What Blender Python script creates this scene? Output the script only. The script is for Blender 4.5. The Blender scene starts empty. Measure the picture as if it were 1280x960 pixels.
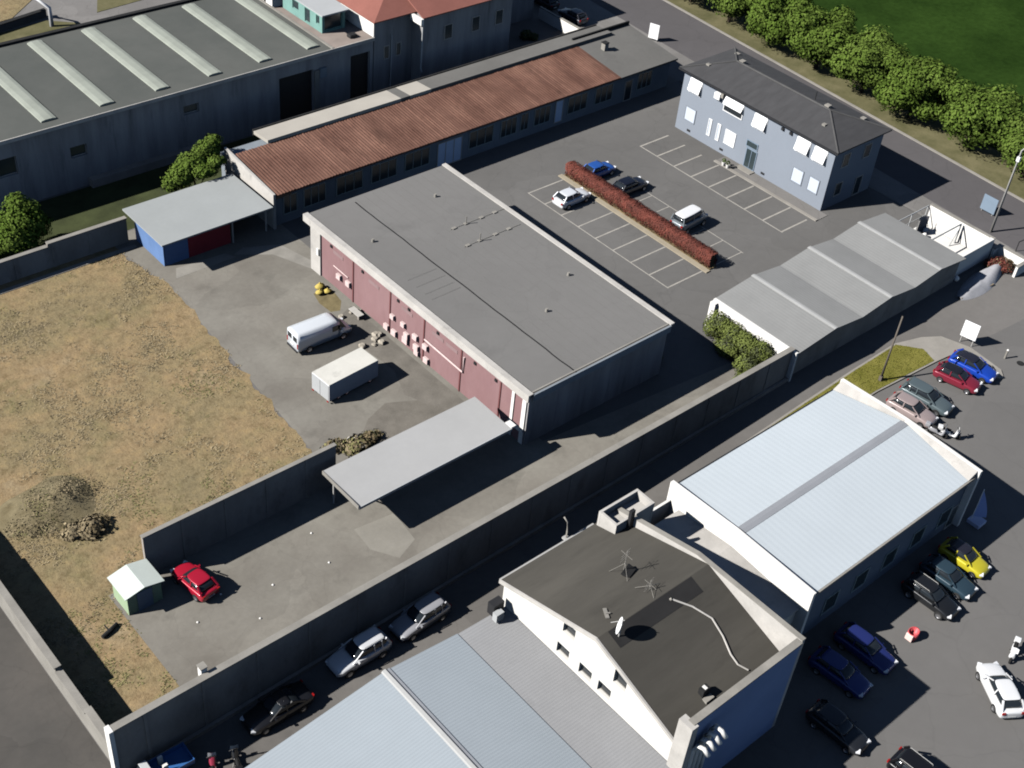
import bpy, bmesh, math, random
from mathutils import Vector, Matrix, noise as mn
random.seed(7)
C = bpy.context.scene.collection
PI = math.pi
# ------------------------------------------------------------------ camera, sky, sun, exposure
cam = bpy.data.cameras.new('camera'); co = bpy.data.objects.new('camera', cam); C.objects.link(co)
cam.sensor_width = 36; cam.lens = 36*1626.64/1280; cam.clip_start = 1; cam.clip_end = 3000
YAW, PIT, ROL = 0.783715, 0.693652, -0.112767
fw = Vector((math.cos(YAW)*math.cos(PIT), math.sin(YAW)*math.cos(PIT), -math.sin(PIT)))
rt = Vector((math.sin(YAW), -math.cos(YAW), 0)); dn = fw.cross(rt)
r2 = math.cos(ROL)*rt + math.sin(ROL)*dn; d2 = -math.sin(ROL)*rt + math.cos(ROL)*dn
co.matrix_world = Matrix(((r2.x, -d2.x, -fw.x, 0), (r2.y, -d2.y, -fw.y, 0), (r2.z, -d2.z, -fw.z, 70), (0, 0, 0, 1)))
bpy.context.scene.camera = co
SUN_EL, SUN_AZ = 36.6, 157.0          # degrees; azimuth counter-clockwise from +X
w = bpy.data.worlds.new('World'); bpy.context.scene.world = w; w.use_nodes = True
nt = w.node_tree; sky = nt.nodes.new('ShaderNodeTexSky'); sky.sky_type = 'NISHITA'; sky.sun_disc = False
sky.air_density = .62; sky.dust_density = 0; sky.ozone_density = 1; sky.altitude = 70
sky.sun_elevation = math.radians(SUN_EL); sky.sun_rotation = math.radians(90-SUN_AZ)
bg = nt.nodes['Background']; nt.links.new(sky.outputs[0], bg.inputs[0]); bg.inputs[1].default_value = 0.05
sl = bpy.data.lights.new('sun', 'SUN'); so = bpy.data.objects.new('sun', sl); C.objects.link(so)
sl.energy = 5.0; sl.angle = math.radians(0.5); sl.color = (1, .975, .935)
sd = Vector((math.cos(math.radians(SUN_AZ))*math.cos(math.radians(SUN_EL)), math.sin(math.radians(SUN_AZ))*math.cos(math.radians(SUN_EL)), math.sin(math.radians(SUN_EL))))
so.rotation_euler = sd.to_track_quat('Z', 'Y').to_euler(); so.location = (40, 60, 90)
vs = bpy.context.scene.view_settings
bpy.context.scene.cycles.diffuse_bounces = 0
bpy.context.scene.cycles.filter_width = 1.9
vs.view_transform = 'Standard'; vs.look = 'None'; vs.gamma = 1; vs.use_curve_mapping = False; vs.exposure = 0.54

# ------------------------------------------------------------------ materials
def mat(name, col, rough=.85, var=.12, scale=.35, fine=.06, metal=0., bump=0., col2=None, stretch=None, coat=0., spec=.3, dirt=None):
    """noise-varied colour: broad patches (scale per metre), fine grain, optional second colour in patches"""
    m = bpy.data.materials.new(name); m.use_nodes = True; n = m.node_tree.nodes; L = m.node_tree.links
    p = n['Principled BSDF']; p.inputs['Roughness'].default_value = rough; p.inputs['Metallic'].default_value = metal
    p.inputs['Coat Weight'].default_value = coat; p.inputs['Specular IOR Level'].default_value = spec
    tc = n.new('ShaderNodeTexCoord'); src = tc.outputs['Object']
    if stretch:
        mp = n.new('ShaderNodeMapping'); mp.inputs['Scale'].default_value = stretch; L.new(src, mp.inputs[0]); src = mp.outputs[0]
    def nz(s, det, rgh=.6):
        t = n.new('ShaderNodeTexNoise'); t.inputs['Scale'].default_value = s; t.inputs['Detail'].default_value = det; t.inputs['Roughness'].default_value = rgh
        L.new(src, t.inputs['Vector']); return t
    def ramp(fac, a, b, ca, cb):
        r = n.new('ShaderNodeValToRGB'); r.color_ramp.elements[0].position = a; r.color_ramp.elements[1].position = b
        r.color_ramp.elements[0].color = (*ca, 1); r.color_ramp.elements[1].color = (*cb, 1); L.new(fac, r.inputs[0]); return r.outputs[0]
    def mul(a, b):
        x = n.new('ShaderNodeMix'); x.data_type = 'RGBA'; x.blend_type = 'MULTIPLY'; x.inputs[0].default_value = 1
        L.new(a, x.inputs[6]); L.new(b, x.inputs[7]); return x.outputs[2]
    lo = tuple(c*(1-var) for c in col); hi = tuple(min(1, c*(1+var)) for c in col)
    out = ramp(nz(scale, 5).outputs['Fac'], .32, .68, lo, col2 if col2 else hi)
    if fine:
        out = mul(out, ramp(nz(scale*14, 4, .7).outputs['Fac'], .3, .7, (1-fine,)*3, (1,)*3))
    if dirt:
        out = mul(out, ramp(nz(dirt[0], 6, .65).outputs['Fac'], dirt[1], dirt[1]+.14, (1,)*3, (dirt[2],)*3))
    L.new(out, p.inputs['Base Color'])
    if bump:
        b = n.new('ShaderNodeBump'); b.inputs['Strength'].default_value = bump; b.inputs['Distance'].default_value = .05
        L.new(nz(scale*10, 5, .7).outputs['Fac'], b.inputs['Height']); L.new(b.outputs[0], p.inputs['Normal'])
    return m
def plain(name, col, rough=.5, metal=0., coat=0., spec=.5):
    m = bpy.data.materials.new(name); m.use_nodes = True; p = m.node_tree.nodes['Principled BSDF']
    p.inputs['Base Color'].default_value = (*col, 1); p.inputs['Roughness'].default_value = rough; p.inputs['Metallic'].default_value = metal
    p.inputs['Coat Weight'].default_value = coat; p.inputs['Specular IOR Level'].default_value = spec
    return m
def field_mat():
    """mottled dry ground: ochre and straw patches, olive weeds, fine dark speckle"""
    m = bpy.data.materials.new('dry_ground'); m.use_nodes = True; n = m.node_tree.nodes; L = m.node_tree.links; p = n['Principled BSDF']; p.inputs['Roughness'].default_value = 1; p.inputs['Specular IOR Level'].default_value = .1
    tc = n.new('ShaderNodeTexCoord')
    def nz(s, d, r=.6, off=0):
        mp = n.new('ShaderNodeMapping'); mp.inputs['Location'].default_value = (off, off*2, 0); L.new(tc.outputs['Object'], mp.inputs[0])
        t = n.new('ShaderNodeTexNoise'); t.inputs['Scale'].default_value = s; t.inputs['Detail'].default_value = d; t.inputs['Roughness'].default_value = r; L.new(mp.outputs[0], t.inputs['Vector']); return t.outputs['Fac']
    def ramp(f, stops):
        r = n.new('ShaderNodeValToRGB'); e = r.color_ramp.elements
        while len(e) < len(stops): e.new(.5)
        for k, (q, c) in enumerate(stops): e[k].position = q; e[k].color = (*c, 1)
        L.new(f, r.inputs[0]); return r.outputs[0]
    def mix(a, b, f, mode='MIX'):
        x = n.new('ShaderNodeMix'); x.data_type = 'RGBA'; x.blend_type = mode
        if isinstance(f, float): x.inputs[0].default_value = f
        else: L.new(f, x.inputs[0])
        L.new(a, x.inputs[6]); L.new(b, x.inputs[7]); return x.outputs[2]
    base = ramp(nz(.13, 4), [(.30, (.220, .180, .105)), (.45, (.262, .205, .116)), (.58, (.295, .215, .122)), (.72, (.322, .258, .165))])
    weeds = ramp(nz(.35, 6, .7, 7), [(0, (.172, .156, .074)), (1, (.225, .190, .105))])
    base = mix(base, weeds, ramp(nz(.22, 6, .7, 31), [(.52, (0, 0, 0)), (.70, (.8, .8, .8))]))
    base = mix(base, ramp(nz(1.1, 6, .75, 3), [(.36, (.72, .70, .66)), (.50, (1, 1, 1)), (.66, (1.18, 1.14, 1.05))]), 1.0, 'MULTIPLY')
    base = mix(base, ramp(nz(4.5, 4, .7, 13), [(.34, (.74, .71, .66)), (.48, (1, 1, 1))]), .8, 'MULTIPLY')
    L.new(base, p.inputs['Base Color'])
    b = n.new('ShaderNodeBump'); b.inputs['Strength'].default_value = .5; b.inputs['Distance'].default_value = .25; L.new(nz(1.3, 6, .7, 3), b.inputs['Height']); L.new(b.outputs[0], p.inputs['Normal'])
    return m
M = {}
M['ground'] = mat('weathered_asphalt', (.165, .155, .145), .95, .10, .08, .10, dirt=(.25, .60, .82))
M['lane'] = mat('lane_asphalt', (.150, .140, .129), .95, .12, .10, .10, dirt=(.3, .58, .85))
M['lot'] = mat('car_park_asphalt', (.142, .137, .131), .95, .10, .07, .08, dirt=(.2, .60, .84))
M['plaza'] = mat('plaza_asphalt', (.148, .142, .136), .95, .07, .05, .06, dirt=(.15, .62, .90))
M['yard'] = mat('yard_concrete', (.215, .196, .168), .95, .12, .17, .12, dirt=(.30, .57, .80), col2=(.262, .246, .212))
M['sidelot'] = mat('side_lot_asphalt', (.092, .086, .078), .95, .12, .12, .10, dirt=(.3, .58, .84), col2=(.118, .106, .094))
M['soil'] = field_mat()
M['road'] = mat('road_asphalt', (.105, .098, .100), .95, .10, .05, .06)
M['apron'] = mat('roadside_concrete', (.20, .19, .18), .95, .10, .12, .08, dirt=(.3, .6, .85))
M['kerb'] = mat('kerb_stone', (.30, .28, .25), .9, .12, .5, .08)
M['verge'] = mat('verge_grass', (.130, .128, .050), 1, .3, .3, .2, col2=(.185, .165, .085))
M['lawn'] = mat('field_grass', (.022, .050, .009), 1, .25, .09, .35, col2=(.034, .070, .013), bump=.3, spec=.02)
M['olive'] = mat('island_grass', (.175, .168, .024), 1, .2, .6, .2, col2=(.225, .205, .045))
M['line'] = mat('worn_line_paint', (.40, .375, .335), .9, .18, 1.2, .15)
M['concrete'] = mat('wall_concrete', (.330, .295, .262), .9, .2, .3, .12, dirt=(.5, .55, .72), stretch=(1, 1, .5))
M['coping'] = mat('wall_coping', (.285, .268, .238), .9, .15, .5, .1)
M['panel'] = mat('stained_wall_panel', (.33, .32, .32), .9, .22, .5, .1, stretch=(1.6, 1, .18), dirt=(.6, .55, .65))
M['wroof'] = mat('grey_green_membrane', (.096, .103, .094), .9, .14, .10, .06, dirt=(.2, .6, .85), col2=(.118, .121, .110))
M['skylight'] = mat('dusty_skylight', (.33, .35, .30), .6, .10, .5, .06)
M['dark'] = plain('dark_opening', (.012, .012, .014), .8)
M['tar'] = mat('tar_strip', (.02, .02, .02), .9, .2, 2, 0)
M['ridgedark'] = mat('dark_ridge_strip', (.024, .023, .023), .95, .15, .6, .08)
M['pinkish'] = mat('terrace_tiles', (.30, .25, .22), .9, .12, .6, .1)
M['white'] = mat('white_plaster', (.80, .78, .74), .85, .05, .4, .05, dirt=(.5, .62, .88), stretch=(1, 1, .4))
M['cream'] = mat('cream_plaster', (.72, .70, .655), .85, .06, .3, .05, dirt=(.5, .62, .86), stretch=(1, 1, .4))
M['teal'] = mat('turquoise_paint', (.20, .36, .32), .6, .1, .8, .05)
M['palegrey'] = mat('pale_sheet_metal', (.44, .45, .45), .55, .06, .2, .05, dirt=(.25, .62, .88))
M['terracotta'] = mat('terracotta_roof', (.29, .115, .090), .9, .12, .3, .1)
M['bigroof'] = mat('grey_felt_roof', (.182, .176, .168), .95, .06, .06, .05, dirt=(.18, .60, .88))
M['feltdark'] = mat('felt_repair', (.150, .145, .139), .95, .06, .3, .05)
M['feltlap'] = mat('felt_lap', (.172, .166, .158), .95, .06, .3, .05)
M['pink'] = mat('faded_red_wall', (.262, .146, .148), .9, .10, .25, .08, dirt=(.5, .58, .88), stretch=(1, 1, .35), col2=(.300, .182, .184))
M['pinkpale'] = mat('washed_red_wall', (.275, .185, .185), .9, .08, .8, .06)
M['seam'] = plain('panel_seam', (.15, .05, .05), .9)
M['fascia'] = mat('pale_concrete_fascia', (.50, .475, .44), .9, .12, .6, .08, dirt=(.8, .58, .78))
M['boxpink'] = mat('pale_pink_box', (.68, .52, .50), .8, .12, 2, .05)
M['canopy'] = mat('canopy_sheet', (.415, .412, .405), .6, .05, .15, .04, dirt=(.3, .62, .92))
M['shedroof'] = mat('shed_sheet', (.345, .36, .355), .7, .05, .2, .04)
M['blue'] = mat('blue_cladding', (.13, .22, .42), .6, .08, .8, .04)
M['redclad'] = mat('dark_red_cladding', (.26, .035, .045), .7, .12, .8, .04)
M['light'] = mat('beige_sheet', (.43, .40, .35), .8, .06, .3, .05)
M['darkroof'] = mat('dark_felt', (.150, .145, .135), .95, .1, .2, .08, dirt=(.4, .58, .82))
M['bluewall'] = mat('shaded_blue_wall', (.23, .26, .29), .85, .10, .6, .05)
M['ltblue'] = mat('pale_blue_door', (.62, .74, .92), .6, .04, 1, .0)
M['frame'] = plain('window_frame', (.45, .43, .40), .6)
M['shopframe'] = plain('dull_shop_frame', (.27, .33, .34), .6)
M['glass'] = plain('dark_glass', (.02, .025, .03), .12, spec=.6)
M['winshade'] = plain('window_glass', (.035, .05, .055), .2, spec=.5)
M['house'] = mat('blue_grey_render', (.240, .268, .312), .9, .03, .2, .03, dirt=(.3, .64, .94))
M['slate'] = mat('dark_slate_roof', (.062, .061, .063), .85, .12, .5, .10, stretch=(1, 3, 1))
M['slate2'] = mat('slate_ridge', (.085, .083, .082), .85, .1, 1, .1)
M['awning'] = plain('white_shutter', (.93, .93, .93), .7)
M['paleblue'] = mat('pale_shutter', (.55, .60, .68), .8, .03, 1, 0)
M['garage'] = mat('fibre_cement_sheet', (.255, .255, .248), .9, .06, .3, .05, dirt=(.3, .6, .9))
M['garagecap'] = mat('ridge_cap', (.40, .40, .39), .85, .06, 1, .04)
M['metalroof'] = mat('white_sheet_roof', (.50, .545, .575), .5, .03, .12, .02, dirt=(.15, .64, .95))
M['ridge'] = mat('grey_ridge_sheet', (.27, .28, .30), .7, .06, .4, .04)
M['greyroof'] = mat('dark_bitumen_roof', (.078, .072, .061), .95, .2, .18, .08, stretch=(.35, 1.6, 1), dirt=(.4, .58, .80))
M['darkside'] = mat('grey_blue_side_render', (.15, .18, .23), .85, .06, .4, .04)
M['blueside'] = mat('deep_blue_render', (.22, .30, .50), .85, .06, .3, .03)
M['corr'] = mat('corrugated_blue_grey', (.335, .372, .40), .55, .05, .12, .03, dirt=(.25, .6, .9))
M['corrgrey'] = mat('aged_grey_sheet', (.325, .325, .328), .8, .07, .2, .05, dirt=(.3, .58, .88))
M['steel'] = plain('galvanised_steel', (.42, .41, .39), .6, .0)
M['pole'] = mat('weathered_pole', (.14, .12, .10), .9, .1, 1, .1)
M['whitemetal'] = plain('white_enamel', (.85, .85, .85), .4)
M['black'] = plain('black_rubber', (.012, .012, .012), .9)
M['rim'] = plain('alloy_rim', (.35, .35, .36), .35, .8)
M['lamp'] = plain('headlight_glass', (.75, .76, .78), .15)
M['tail'] = plain('tail_light', (.30, .01, .01), .25)
M['plate'] = plain('number_plate', (.75, .75, .72), .5)
M['trim'] = plain('black_plastic', (.02, .02, .022), .6)
M['bark'] = mat('bark', (.06, .045, .03), .95, .2, 2, .2)
M['leafA'] = mat('leaf_bright', (.104, .152, .030), .95, .2, .8, 0, spec=.03)
M['leafB'] = mat('leaf_mid', (.082, .128, .022), .95, .2, .8, 0, spec=.03)
M['leafC'] = mat('leaf_dark', (.056, .090, .015), .95, .2, .8, 0, spec=.03)
M['ivyA'] = mat('ivy_light', (.125, .150, .042), .95, .3, 1, 0, spec=.03)
M['ivyB'] = mat('ivy_dark', (.070, .082, .032), .85, .3, 1, 0)
M['redA'] = mat('red_leaf', (.165, .046, .032), .8, .3, 1, 0)
M['redB'] = mat('dark_red_leaf', (.120, .036, .026), .8, .3, 1, 0)
M['mound'] = mat('mound_earth', (.185, .148, .078), 1, .22, .9, .2, col2=(.255, .212, .125), bump=.5, dirt=(1.6, .54, .66))
M['strawA'] = mat('straw', (.300, .240, .145), .95, .2, .5, 0)
M['strawB'] = mat('dull_straw', (.245, .195, .118), .95, .2, .5, 0)
M['strawC'] = mat('weed_green', (.190, .175, .075), .95, .2, .5, 0)
M['brush'] = mat('dry_bramble', (.175, .135, .075), .95, .3, 1, 0)
M['green'] = mat('pale_green_sheet', (.36, .47, .30), .6, .06, 1, .03)
M['greenroof'] = mat('pale_green_roof', (.60, .65, .60), .55, .04, .8, .03)
M['stone'] = mat('rubble_stone', (.38, .34, .28), .95, .2, 3, .1)
M['tarp'] = mat('grey_tarpaulin', (.38, .38, .40), .7, .12, 1.2, .1)
M['yellow'] = mat('dull_yellow_plastic', (.52, .40, .10), .7, .15, 2, 0)
M['signblue'] = mat('grey_blue_sign', (.20, .26, .33), .6, .05, 1, 0)
M['wood'] = mat('weathered_timber', (.30, .24, .16), .9, .2, 2, .1)
M['redplastic'] = plain('red_plastic', (.62, .09, .10), .5)
M['paleplastic'] = plain('pale_pink_plastic', (.80, .60, .55), .5)

def worn(m, cell, amt, crack):
    """resurfaced patches (random cells) and thin cracks multiplied into a ground colour"""
    n = m.node_tree.nodes; L = m.node_tree.links; p = n['Principled BSDF']; src = p.inputs['Base Color'].links[0].from_socket
    tc = n.new('ShaderNodeTexCoord'); ns = n.new('ShaderNodeTexNoise'); ns.inputs['Scale'].default_value = .35; ns.inputs['Detail'].default_value = 4; L.new(tc.outputs['Object'], ns.inputs['Vector'])
    ad = n.new('ShaderNodeMix'); ad.data_type = 'RGBA'; ad.blend_type = 'LINEAR_LIGHT'; ad.inputs[0].default_value = 2.2; L.new(tc.outputs['Object'], ad.inputs[6]); L.new(ns.outputs['Color'], ad.inputs[7])
    def mul(a, b):
        x = n.new('ShaderNodeMix'); x.data_type = 'RGBA'; x.blend_type = 'MULTIPLY'; x.inputs[0].default_value = 1; L.new(a, x.inputs[6]); L.new(b, x.inputs[7]); return x.outputs[2]
    v = n.new('ShaderNodeTexVoronoi'); v.inputs['Scale'].default_value = cell; L.new(ad.outputs[2], v.inputs['Vector'])
    r = n.new('ShaderNodeMapRange'); r.inputs['To Min'].default_value = 1-amt; r.inputs['To Max'].default_value = 1+amt; s2 = n.new('ShaderNodeSeparateColor'); L.new(v.outputs['Color'], s2.inputs[0]); L.new(s2.outputs[0], r.inputs['Value'])
    c = n.new('ShaderNodeTexVoronoi'); c.feature = 'DISTANCE_TO_EDGE'; c.inputs['Scale'].default_value = cell*1.7; L.new(ad.outputs[2], c.inputs['Vector'])
    k = n.new('ShaderNodeMapRange'); k.inputs['From Max'].default_value = .014; k.inputs['To Min'].default_value = 1-crack; k.inputs['To Max'].default_value = 1; L.new(c.outputs['Distance'], k.inputs['Value'])
    L.new(mul(mul(src, r.outputs[0]), k.outputs[0]), p.inputs['Base Color'])
for q, cell, amt, crack in (('lot', .13, .05, .10), ('plaza', .10, .035, .07), ('lane', .16, .06, .1), ('yard', .17, .07, .08), ('sidelot', .14, .06, .08), ('road', .10, .05, .1), ('apron', .25, .08, .2), ('bigroof', .12, .025, .05)): worn(M[q], cell, amt, crack)
def corrugate(m, axis, pitch, depth):
    """add a wave bump across one object axis (ribs of sheet roofing)"""
    n = m.node_tree.nodes; L = m.node_tree.links; p = n['Principled BSDF']
    tc = n.new('ShaderNodeTexCoord'); wv = n.new('ShaderNodeTexWave'); wv.bands_direction = axis; wv.inputs['Scale'].default_value = .31416/pitch*1.0
    wv.inputs['Distortion'].default_value = 0; L.new(tc.outputs['Object'], wv.inputs[0])
    b = n.new('ShaderNodeBump'); b.inputs['Strength'].default_value = depth; b.inputs['Distance'].default_value = .06
    L.new(wv.outputs['Fac'], b.inputs['Height']); L.new(b.outputs[0], p.inputs['Normal'])
corrugate(M['corr'], 'Y', .22, .14); corrugate(M['corrgrey'], 'Y', .22, .14); corrugate(M['metalroof'], 'X', .5, .06)
corrugate(M['garage'], 'X', .35, .12)

# ------------------------------------------------------------------ mesh helpers
def rootloc(p):
    v = Vector((0, 0, 0))
    while p is not None: v += p.location; p = p.parent
    return v
class B:
    """collects faces, then links them as ONE mesh object"""
    def __init__(s): s.v = []; s.f = []; s.mi = []; s.cur = 0
    def face(s, pts):
        i = len(s.v); s.v += [tuple(p) for p in pts]; s.f.append(tuple(range(i, i+len(pts)))); s.mi.append(s.cur); return s
    def grid(s, rows, closed=False, cap=False):
        i = len(s.v); n = len(rows[0])
        for r in rows: s.v += [tuple(p) for p in r]
        for a in range(len(rows)-1):
            for b in range(n if closed else n-1):
                c = (b+1) % n
                s.f.append((i+a*n+b, i+a*n+c, i+(a+1)*n+c, i+(a+1)*n+b)); s.mi.append(s.cur)
        if cap:
            s.f.append(tuple(i+k for k in range(n))[::-1]); s.mi.append(s.cur)
            s.f.append(tuple(i+(len(rows)-1)*n+k for k in range(n))); s.mi.append(s.cur)
        return s
    def box(s, x0, x1, y0, y1, z0, z1):
        return s.prism([(x0, y0), (x1, y0), (x1, y1), (x0, y1)], z0, z1)
    def prism(s, poly, z0, z1):
        return s.grid([[(x, y, z0) for x, y in poly], [(x, y, z1) for x, y in poly]], True, True)
    def extr(s, prof, axis, a, b):
        """profile in the plane across axis ('x': (y,z), 'y': (x,z)), from a to b"""
        f = (lambda t, p: (t, p[0], p[1])) if axis == 'x' else (lambda t, p: (p[0], t, p[1]))
        return s.grid([[f(a, p) for p in prof], [f(b, p) for p in prof]], True, True)
    def tube(s, path, r, n=8):
        rows = []
        for i, p in enumerate(path):
            p = Vector(p); q = Vector(path[min(i+1, len(path)-1)]); o = Vector(path[max(i-1, 0)])
            d = (q-o).normalized(); up = Vector((0, 0, 1)) if abs(d.z) < .95 else Vector((1, 0, 0))
            a = d.cross(up).normalized(); c = d.cross(a)
            rr = r[i] if isinstance(r, (list, tuple)) else r
            rows.append([p+a*rr*math.cos(2*PI*k/n)+c*rr*math.sin(2*PI*k/n) for k in range(n)])
        return s.grid(rows, True, True)
    def obox(s, c, ax, ay, az, lx, ly, lz):
        """box on free axes (half sizes)"""
        c = Vector(c); ax = Vector(ax).normalized(); ay = Vector(ay).normalized(); az = Vector(az).normalized()
        r = [[c+ax*lx*i+ay*ly*j+az*lz*k for i, j in ((-1, -1), (1, -1), (1, 1), (-1, 1))] for k in (-1, 1)]
        return s.grid(r, True, True)
    def build(s, name, m, parent=None, smooth=False, local=False, bevel=0):
        me = bpy.data.meshes.new(name)
        off = Vector((0, 0, 0)) if local else rootloc(parent)
        me.from_pydata([(x-off.x, y-off.y, z-off.z) for x, y, z in s.v], [], s.f)
        for mm in (m if isinstance(m, list) else [m]): me.materials.append(mm)
        if isinstance(m, list): me.polygons.foreach_set('material_index', s.mi)
        bm = bmesh.new(); bm.from_mesh(me)
        if len(s.f) < 60000: bmesh.ops.recalc_face_normals(bm, faces=bm.faces)
        bm.to_mesh(me); bm.free()
        if smooth: me.polygons.foreach_set('use_smooth', [True]*len(me.polygons))
        o = bpy.data.objects.new(name, me); C.objects.link(o)
        if parent: o.parent = parent
        if bevel:
            b = o.modifiers.new('bevel', 'BEVEL'); b.width = bevel; b.segments = 2; b.limit_method = 'ANGLE'
        return o
def thing(name, label, cat, loc=(0, 0, 0), rot=0, group=None):
    o = bpy.data.objects.new(name, None); C.objects.link(o); o.empty_display_size = .5
    o.location = loc; o.rotation_euler = (0, 0, rot); o['label'] = label; o['category'] = cat
    if group: o['group'] = group
    return o
def tag(o, label, cat, group=None):
    o['label'] = label; o['category'] = cat
    if group: o['group'] = group
    return o
def box(x0, x1, y0, y1, z0, z1): return B().box(x0, x1, y0, y1, z0, z1)
def struct(name, poly, z, m, thick=0, kind='structure'):
    b = B()
    if thick: b.prism(poly, z-thick, z)
    else: b.face([(x, y, z) for x, y in poly])
    o = b.build(name, m); o['kind'] = kind; return o
def rect(x0, x1, y0, y1): return [(x0, y0), (x1, y0), (x1, y1), (x0, y1)]
def copy_tree(o, parent=None):
    c = o.copy(); C.objects.link(c); c.parent = parent
    for ch in o.children: copy_tree(ch, c)
    return c

# ------------------------------------------------------------------ the setting: ground sheets
struct('ground', rect(-300, 600, -300, 700), 0, M['ground'])
struct('yard_paving', [(22.2, 45.5), (78.6, 46.2), (78.6, 50.4), (57, 52.6), (57, 97), (42, 97), (42.9, 90.5), (43.3, 87), (42.4, 75), (41.2, 58.6), (22.2, 58.4)], .004, M['yard'])
field_poly = [(16.5, 45.5), (22.2, 45.5), (22.2, 58.4), (41.2, 58.6), (42.4, 75), (43.3, 87), (42.9, 90.5), (42, 97), (16.5, 97)]
ragged = []
for (xa, ya), (xb, yb) in zip(field_poly, field_poly[1:]+field_poly[:1]):
    n = max(1, int(math.hypot(xb-xa, yb-ya)/.35)) if xa > 21 and xb > 21 and ya > 58 else 1
    for k in range(n):
        x, y = xa+(xb-xa)*k/n, ya+(yb-ya)*k/n
        if n > 1: x += .55*mn.noise(Vector((x*.5, y*.5, 3)))+.30*mn.noise(Vector((x*1.9, y*1.9, 8)))
        ragged.append((x, y))
struct('waste_ground', ragged, .008, M['soil'])
struct('car_park', [(57, 52.6), (78.6, 50.4), (78.6, 46.2), (113, 46.2), (113.2, 90.5), (57, 90.5)], .004, M['lot'])
struct('lane', rect(-20, 62, 20, 45.5), .004, M['lane'])
struct('plaza', [(62, 42), (113, 38), (150, 36), (150, -60), (-20, -60), (-20, 20), (62, 20)], .006, M['plaza'])
struct('side_lot', rect(-60, 16.1, 46.2, 96), .004, M['sidelot'])
def rx(y, dx=0): return 125.2+(y-50)*.055+dx
struct('road', [(rx(-60, -9), -60), (rx(-60), -60), (rx(300), 300), (rx(300, -9), 300)], .008, M['road'])
struct('roadside_apron', [(113, 44), (rx(44, -9), 44), (rx(130, -9), 130), (113, 130)], .004, M['apron'])
struct('road_kerb', [(rx(-60), -60), (rx(-60, .35), -60), (rx(300, .35), 300), (rx(300), 300)], .10, M['kerb'], .12)
struct('verge', [(rx(-60, .35), -60), (rx(-60, 7.0), -60), (rx(300, 7.0), 300), (rx(300, .35), 300)], .09, M['verge'], .1)
struct('field', [(rx(-60, 7.0), -60), (600, -60), (600, 700), (rx(300, 7.0), 700), (rx(300, 7.0), 300)], .012, M['lawn'])
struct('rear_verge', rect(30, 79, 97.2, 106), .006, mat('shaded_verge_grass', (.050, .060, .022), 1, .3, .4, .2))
struct('rear_street', rect(20, 113, 124, 300), .006, M['apron'])
struct('street_lawn', [(30, 133), (56, 136.5), (61, 139), (58, 141.5), (40, 140)], .05, M['verge'], .1)
struct('street_earth', [(30, 141), (55, 144), (62, 150), (30, 160)], .05, M['soil'], .1)
struct('street_green', [(64, 140.6), (80, 142), (90, 150), (70, 152)], .05, M['verge'], .1)
# traffic island with a kerb, a grass part and a paved tip
isl = [(64, 40.1), (77.5, 40.2), (85, 40.2), (93.2, 39.6), (95.0, 39.4), (95.5, 35.2), (96.3, 34.6), (97.1, 35.4), (97.6, 39), (96.7, 41.6), (95, 42.6), (92, 43.5), (85.7, 43.4), (77.5, 43.1), (64, 42.5)]
struct('traffic_island', isl, .12, M['kerb'], .14)
struct('island_grass_bed', [(64, 40.2), (77.5, 40.35), (85, 40.35), (93, 39.8), (93.6, 41.4), (92, 43.3), (85.7, 43.2), (77.5, 42.9), (64, 42.3)], .14, M['olive'], .03)
# car park markings
mk = B()
def ln(x0, x1, y0, y1): mk.face([(x0, y0, .009), (x1, y0, .009), (x1, y1, .009), (x0, y1, .009)])
for k in range(9):
    y = 81.4-k*2.475; ln(81.0, 85.75, y-.075, y+.075)
ln(80.88, 81.0, 61.5, 81.5)
for k in range(9):
    y = 81.9-k*2.52; ln(97.9, 102.3 if k < 8 else 101.9, y-.09, y+.09)
ln(97.76, 97.9, 61.6, 82)
for k in range(9):
    y = 81.4-k*2.475; ln(87.6, 91.5, y-.05, y+.05)
ln(91.5, 91.6, 61.4, 75)
ln(83.5, 85, 55.2, 55.35)
o = mk.build('parking_markings', M['line']); o['kind'] = 'structure'
struct('house_kerb', rect(102.4, 102.75, 61, 75.2), .12, M['kerb'], .12)
struct('house_path', rect(102.76, 104.39, 61, 75.2), .05, M['apron'], .05)
struct('hedge_kerb', rect(85.8, 86.35, 61.1, 82.2), .12, mat('sandy_kerb', (.36, .31, .23), .9, .1, 1, .1), .12)
struct('hedge_bed', rect(86.35, 87.5, 61.3, 82.0), .10, M['soil'], .1)
struct('yard_repair_strip', [(56.0, 83.5), (55.0, 87.5), (51.9, 88.9), (50.6, 88.4), (53.6, 86.4), (55.2, 82.6)], .012, M['coping'])
struct('wall_footing', rect(16.6, 44, 94.2, 94.75), .06, M['kerb'], .06)
struct('yard_slab_patch', [(39.2, 53.6), (42.6, 53.2), (42.2, 50.2), (40.2, 49.4), (39.0, 51.3)], .010, mat('pale_slab', (.262, .246, .213), .95, .12, .4, .1))
struct('shed_threshold', [(44.4, 88.0), (50.6, 88.0), (50.0, 89.0), (45.2, 89.4)], .012, M['coping'])

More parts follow.
